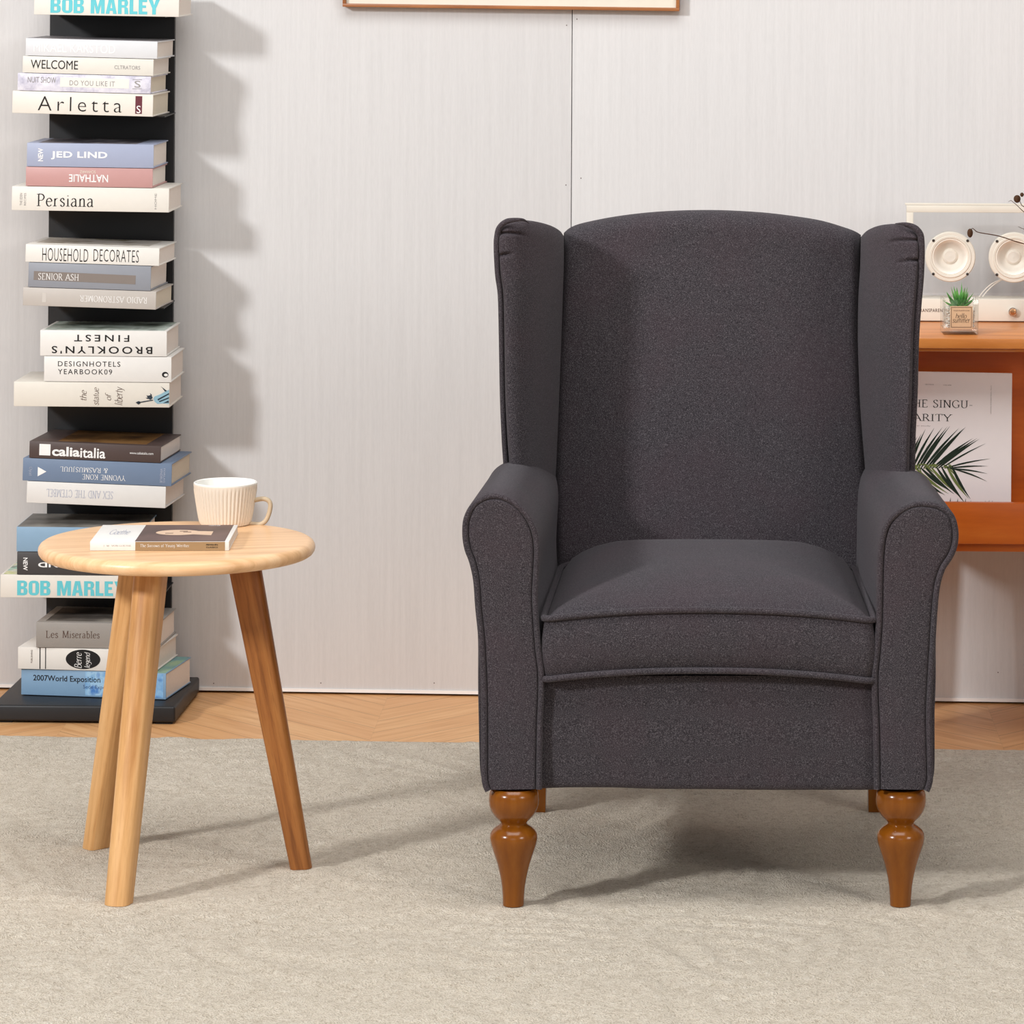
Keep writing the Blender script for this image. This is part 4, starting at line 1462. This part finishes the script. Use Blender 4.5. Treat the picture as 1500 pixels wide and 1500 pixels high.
# canvas print in the niche
pt0, pt1 = at(1281, 545, 6.955), at(1481, 547.5, 6.955)
PW = (pt1 - pt0).length
pz = z1 + 0.0005
PH = (pt1.z - pz) / math.cos(math.radians(8)) + 0.002
lean = math.radians(-8)
cv = thing('canvas_print', 'pale canvas print with palm leaf and serif title leaning in the sideboard niche', 'picture', (pt1.x - PW / 2 - 0.002, 6.922, pz))
cv.rotation_euler = (Matrix.Rotation(math.radians(-1.0), 3, 'Z') @ Matrix.Rotation(0.012, 3, 'Y') @ Matrix.Rotation(lean, 3, 'X')).to_euler()
box('canvas', (0, 0, PH / 2), (PW, 0.012, PH), M['canvas'], cv, 0.0015)
pfx = lambda px: (px - 1481) / (F / 6.94) + PW / 2
pfz = lambda py: PH - (py - 546.5) / (F / 6.94) * 1.012
yy = -0.0064


def pl(body, x0, y0, x1, y1, mat=M['ink'], **k):
    w_, h_ = pfx(x1) - pfx(x0), pfz(y0) - pfz(y1)
    if k.get('angle') in (90, -90):
        w_, h_ = h_, w_
    letters('lettering', body, (pfx(x0) + pfx(x1)) / 2, (pfz(y0) + pfz(y1)) / 2, w_, h_, yy, mat, cv, **k)


pl('THE SINGU-', 1325, 587, 1423, 598.5, style='serif')
pl('LARITY', 1325, 607.5, 1394, 618, style='serif')
pl('A visual study', 1325, 624, 1362, 626, M['ink_grey'])
pl('EDITION', 1354, 564.5, 1366, 566, M['ink_grey'])
pl('VOLUME', 1380, 565, 1392, 566.5, M['ink_grey'])
pl('exhibition of modern forms, nature', 1449.5, 565, 1451, 606, M['ink_grey'], angle=90)
# palm leaf print
bmD, bmL = ([], []), ([], [])


def blade(buf, x0, y0, x1, y1, wd, bend=0.0):
    vs, fs = buf
    a, b = Vector((pfx(x0), pfz(y0), 0)), Vector((pfx(x1), pfz(y1), 0))
    d = (b - a)
    n = Vector((-d.y, d.x, 0)).normalized()
    b0 = len(vs)
    k = 6
    for i in range(k + 1):
        t_ = i / k
        w_ = wd * (0.35 + 1.3 * t_ * (1 - t_) * 2) * (1 - t_ ** 3) / (F / 6.94)
        p = a + d * t_ + n * (bend * math.sin(PI * t_) / (F / 6.94))
        vs += [(p.x + n.x * w_, yy - 0.0001 * len(vs) * 0.004, p.y + n.y * w_), (p.x - n.x * w_, yy - 0.0001 * len(vs) * 0.004, p.y - n.y * w_)]
    for i in range(k):
        fs.append((b0 + 2 * i, b0 + 2 * i + 1, b0 + 2 * i + 3, b0 + 2 * i + 2))


up_tips = [(1343, 640), (1349, 636), (1355, 629), (1368, 627), (1380, 626), (1387, 625), (1391, 624), (1404, 627), (1411, 627), (1414, 625), (1425, 641), (1431, 641), (1434, 642), (1444, 648), (1451, 670), (1448, 681), (1447, 692), (1446, 703)]
for i, (tx, ty) in enumerate(up_tips):
    f = i / (len(up_tips) - 1)
    blade(bmD, 1322 + 74 * f, 690 - 8 * math.sin(PI * f) * 0.4 - 6 * f + 2, tx, ty, 2.0 if i < 13 else 1.3, 1.5)
lo_tips = [(1380, 722), (1385, 724), (1390, 722), (1393, 718), (1398, 722), (1404, 722), (1411, 730), (1414, 735), (1419, 728), (1422, 729)]
for i, (tx, ty) in enumerate(lo_tips):
    f = i / (len(lo_tips) - 1)
    blade(bmL if i % 3 == 2 else bmD, 1326 + 68 * f, 687 - 5 * f, tx, ty, 2.4, -2)
for i in range(26):
    f = random.random()
    x = 1334 + 62 * f
    blade(bmL, x, 682 + random.uniform(-3, 3), x + random.uniform(4, 12), 684 + random.uniform(-5, 12), 1.1)
for x in (1391, 1402, 1412, 1421, 1429, 1442, 1446, 1450):
    blade(bmD, x, 742, x + random.uniform(1, 4), 726 + random.uniform(0, 8), 0.9)
mesh('palm_print', bmD[0], bmD[1], M['palm_dark'], cv, 0)
mesh('palm_print', bmL[0], bmL[1], M['palm_lite'], cv, 0)

# ------------------------------------------------------------------ transparent speaker
YS = 7.135
sp0 = at(1327.5, 471.5, YS)
sp1 = at(1551, 472.5, YS)
SW = sp1.x - sp0.x
SH = at(1440, 301.5, YS).z - CZ
SD = 0.07
spk = thing('loudspeaker', 'clear-sided cream loudspeaker with two white cones on the sideboard', 'speaker', ((sp0.x + sp1.x) / 2, YS + SD / 2, CZ), (0, 0, math.radians(-0.6)))
ks = YS / F
sx = lambda px: (px - 1327.5) * ks - SW / 2
sz = lambda py: (471.8 - py) * ks
bm = bmesh.new()
bh = sz(438)
add_box(bm, (0, 0, bh / 2 + 0.0008), (SW, SD, bh - 0.0016), 0.0015)
from_bm('base_housing', bm, M['speaker_cream'], spk)
bm = bmesh.new()
fw = 10 * ks
add_box(bm, (0, -SD / 2 + 0.004, SH - fw / 2), (SW, 0.008, fw), 0.0008)
add_box(bm, (-SW / 2 + fw / 2, -SD / 2 + 0.004, (bh + SH - fw) / 2), (fw, 0.008, SH - fw - bh), 0.0008)
add_box(bm, (SW / 2 - fw / 2, -SD / 2 + 0.004, (bh + SH - fw) / 2), (fw, 0.008, SH - fw - bh), 0.0008)
add_box(bm, (0, SD / 2 - 0.003, SH - 0.002), (SW, 0.006, 0.004), 0.0008)
from_bm('frame', bm, M['speaker_cream'], spk)
box('glass_front', (0, -SD / 2 + 0.004, (bh + SH) / 2), (SW - 2 * fw, 0.004, SH - bh - fw), M['acrylic'], spk)
box('glass_back', (0, SD / 2 - 0.003, (bh + SH) / 2), (SW - 0.004, 0.004, SH - bh - 0.01), M['acrylic'], spk)
for pxc, pyc in ((1392, 376.5), (1485, 377)):
    dr = bpy.data.objects.new('driver', None)
    COL.objects.link(dr)
    dr.parent = spk
    dr.location = (sx(pxc), -SD / 2 + 0.001, sz(pyc))
    dr.rotation_euler = (PI / 2, 0, 0)          # local z points to the viewer
    r = ks
    lathe('driver_rim', [(26 * r, 0.002), (27.5 * r, 0.0045), (30 * r, 0.005), (31 * r, 0.0036), (35.5 * r, 0.0036), (36.8 * r, 0.002), (36.8 * r, -0.012), (20 * r, -0.03), (12 * r, -0.031)], M['speaker_cream'], dr, 56, caps=False)
    lathe('cone', [(27 * r, 0.002), (25.5 * r, 0.0035), (24 * r, 0.002), (20 * r, -0.006), (14 * r, -0.0125), (10.5 * r, -0.014), (0.00001, -0.0145)], M['white_cone'], dr, 56, caps=False)
    lathe('dust_cap', [(11 * r, -0.0138), (10.6 * r, -0.011), (8 * r, -0.0085), (6 * r, -0.0088), (0.00001, -0.0075)], M['white_cone'], dr, 40, caps=False)
    for ax, ay in ((-25, 24), (25, 24), (-25, -25), (25, -25)):
        lathe('screw', [(2.1 * r, 0.003), (2.1 * r, 0.0046), (1.2 * r, 0.005), (0.0002, 0.005)], M['dark'], dr, 12, (ax * r, ay * r, 0))
for off in (0, 5):
    pts = [(sx(1436 + off), -0.005, sz(437)), (sx(1443 + off), -0.005, sz(428)), (sx(1454 + off), -0.005, sz(418)), (sx(1468 + off), -0.006, sz(411 - off * 0.3)), (sx(1480), -0.010, sz(404))]
    tube('cable', spline(pts, 6), 0.0011, M['cable'], spk, 8)
kb = bpy.data.objects.new('volume_knob', None)
COL.objects.link(kb)
kb.parent = spk
kb.location = (sx(1483.5), -SD / 2, sz(456))
kb.rotation_euler = (PI / 2, 0, 0)
lathe('knob_ring', [(6.3 * ks, 0), (6.3 * ks, 0.008), (5.6 * ks, 0.009), (4.6 * ks, 0.009)], M['chrome'], kb, 32)
lathe('knob_face', [(4.7 * ks, 0.0), (4.7 * ks, 0.0092), (3.5 * ks, 0.0098), (0.0003, 0.0098)], M['brass'], kb, 32)
letters('lettering', 'TRANSPARENT', (sx(1344) + sx(1385)) / 2, sz(455), sx(1385) - sx(1344), 5 * ks, -SD / 2 - 0.0003, M['ink_brown'], spk, spacing=1.15, bold=0.01)

# ------------------------------------------------------------------ succulent in glass cube
pc = at(1405, 486, 6.935)
ps = 6.91 / F
plant = thing('potted_succulent', 'small green succulent in a glass cube with kraft label on the sideboard', 'plant', (pc.x, 6.935, CZ), (0, 0, math.radians(2)))
GW, GH = 51.5 * ps, 52 * ps
bm = bmesh.new()
wt = 0.0042
add_box(bm, (0, 0, 0.0055), (GW, GW, 0.011), 0.002)
add_box(bm, (0, -GW / 2 + wt / 2, (GH + 0.011) / 2), (GW, wt, GH - 0.011), 0.001)
add_box(bm, (0, GW / 2 - wt / 2, (GH + 0.011) / 2), (GW, wt, GH - 0.011), 0.001)
add_box(bm, (-GW / 2 + wt / 2, 0, (GH + 0.011) / 2), (wt, GW - 2 * wt, GH - 0.011), 0.001)
add_box(bm, (GW / 2 - wt / 2, 0, (GH + 0.011) / 2), (wt, GW - 2 * wt, GH - 0.011), 0.001)
from_bm('glass_pot', bm, M['glass'], plant)
vs, fs = [], []
bm = bmesh.new()
iw = GW / 2 - wt - 0.0036
add_box(bm, (0, 0, 0.0115 + 0.0165), (2 * iw, 2 * iw, 0.033), 0.002)
for k in range(480):
    a = random.randrange(5)
    u, v = random.uniform(-1, 1), random.random()
    if a == 4:
        c = (u * iw, random.uniform(-1, 1) * iw, 0.0452)
    else:
        c = [(u * iw, -iw), (u * iw, iw), (-iw, u * iw), (iw, u * iw)][a] + (0.0145 + v * 0.031,)
    r = bmesh.ops.create_icosphere(bm, subdivisions=1, radius=random.uniform(0.0018, 0.0033))
    bmesh.ops.scale(bm, vec=(1, 1, 0.8), verts=r['verts'])
    bmesh.ops.translate(bm, vec=c, verts=r['verts'])
gv = from_bm('gravel', bm, M['pebble'], plant, 60)
gv['kind'] = 'stuff'
box('paper_label', (0.0006, -GW / 2 - 0.0004, (491 - 465.2) * ps), (33 * ps, 0.0005, 33 * ps), M['kraft'], plant)
lz = lambda py: (491 - py) * ps
bm = bmesh.new()
for c, s_ in (((0, lz(450.5)), (30, .7)), ((0, lz(479.5)), (30, .7)), ((-14.7 * ps, lz(465)), (.7, 29)), ((14.7 * ps, lz(465)), (.7, 29))):
    add_box(bm, (c[0] + 0.0006, -GW / 2 - 0.0008, c[1]), (s_[0] * ps, 0.0002, s_[1] * ps))
from_bm('label_border', bm, M['ink_brown'], plant, 0)
letters('lettering', 'hello', 0.0006 - 0.0005, lz(463), 16.5 * ps, 7.5 * ps, -GW / 2 - 0.0009, M['ink'], plant, style='script')
letters('lettering', 'summer', 0.0006, lz(470.3), 26 * ps, 5.6 * ps, -GW / 2 - 0.0009, M['ink'], plant, style='script')
letters('lettering', 'YOUR PLANTS LOVE', 0.0006, lz(455.3), 24 * ps, 1.8 * ps, -GW / 2 - 0.0009, M['ink_brown'], plant)


def leaf(az, tilt, L, wd):
    vs, fs = [], []
    n, k = 7, 6
    for i in range(n + 1):
        t_ = i / n
        w_ = wd * (0.75 + 1.0 * t_ * (1 - t_)) * (1 - t_ ** 1.8) + 0.00025
        a = tilt - 0.25 * t_
        x = L * t_ * math.sin(tilt) * (1 - 0.12 * t_)
        z = L * t_ * math.cos(tilt) + 0.10 * L * t_ * t_
        for j in range(k):
            q = 2 * PI * j / k
            vs.append((x + 0.45 * w_ * math.sin(q) * math.cos(a), w_ * math.cos(q), z - 0.45 * w_ * math.sin(q) * math.sin(a)))
    for i in range(n):
        for j in range(k):
            fs.append((i * k + j, i * k + (j + 1) % k, (i + 1) * k + (j + 1) % k, (i + 1) * k + j))
    fs.append(tuple(range(k))[::-1]); fs.append(tuple(n * k + j for j in range(k)))
    o = mesh('leaf', vs, fs, M['leaf'], plant, 60)
    o.location = (0.002 * math.cos(az), 0.002 * math.sin(az), 0.044)
    o.rotation_euler = (0, 0, az)


for k in range(7):
    leaf(k * 2 * PI / 7 + 0.35, math.radians(66 + 5 * (k % 2)), 0.033, 0.0062)
for k in range(7):
    leaf(k * 2 * PI / 7 + 0.8, math.radians(47), 0.036, 0.0060)
for k in range(6):
    leaf(k * 2 * PI / 6 + 0.1, math.radians(23), 0.037, 0.0054)
leaf(0.5, math.radians(5), 0.042, 0.0040)

# ------------------------------------------------------------------ dried branch in a vase just past the right edge
vz = at(1590, 470, 7.0)
vase = thing('vase', 'grey stoneware vase holding dried twigs at the right end of the sideboard', 'vase', (vz.x, 7.0, CZ))
lathe('vase_body', [(0.001, 0), (0.03, 0), (0.042, 0.02), (0.046, 0.05), (0.036, 0.09), (0.02, 0.115), (0.017, 0.13), (0.02, 0.137), (0.016, 0.137), (0.013, 0.128), (0.014, 0.112), (0.001, 0.06)], M['vase'], vase, 40)
br_ = thing('dried_branch', 'dried twigs with brown seed pods reaching in from the right edge', 'branch', (vz.x, 7.0, CZ + 0.065))


def twig(pts, r0, r1):
    P = [at(a, b, Y) for a, b, Y in pts]
    P = spline(P, 6)
    n = len(P)
    tube('twig', P, [r0 + (r1 - r0) * i / (n - 1) for i in range(n)], M['twig'], br_, 6, False, True)


stem_top = (1583, 372, 7.0)
twig([(1590, 430, 7.0), (1588, 400, 7.0), stem_top], 0.002, 0.0016)
twig([stem_top, (1540, 362, 7.01), (1500, 357, 7.03), (1464, 346, 7.04), (1434, 340.5, 7.04), (1428, 337, 7.04), (1424.5, 334.5, 7.04), (1422, 338, 7.04)], 0.0013, 0.0006)
twig([stem_top, (1560, 345, 7.0), (1520, 325, 7.02), (1500, 310.5, 7.03), (1490, 301, 7.03), (1481, 293.5, 7.03)], 0.0013, 0.0005)
twig([(1520, 325, 7.02), (1504, 306, 7.03), (1497, 301, 7.03), (1494, 295, 7.03), (1490, 291, 7.03)], 0.0009, 0.0006)
twig([(1560, 345, 7.0), (1515, 338, 7.03), (1500, 335.5, 7.03), (1491.5, 332, 7.03)], 0.0009, 0.0004)
twig([(1504, 306, 7.03), (1507, 295, 7.03), (1500, 285, 7.03), (1495, 284.5, 7.03)], 0.0007, 0.0004)
twig([(1481, 293.5, 7.03), (1477, 295.5, 7.03)], 0.0005, 0.0003)
for px, py, Y, a, b in ((1421, 341, 7.04, 3.8, 6.2), (1490, 291, 7.03, 4.6, 5.4), (1497, 285, 7.03, 2.5, 3)):
    c = at(px, py, Y) - br_.location
    vs, fs = [], []
    n, k = 9, 12
    s_ = Y / F
    for i in range(n + 1):
        ph = PI * i / n
        for j in range(k):
            q = 2 * PI * j / k
            rr_ = math.sin(ph) * (1 + 0.12 * math.cos(4 * q))
            vs.append((c.x + a * s_ * rr_ * math.cos(q), c.y + a * s_ * rr_ * math.sin(q), c.z + b * s_ * math.cos(ph) * (1.0 if ph < PI / 2 else 1.15)))
    for i in range(n):
        for j in range(k):
            fs.append((i * k + j, i * k + (j + 1) % k, (i + 1) * k + (j + 1) % k, (i + 1) * k + j))
    mesh('seed_pod', vs, fs, M['twig'], br_, 50)
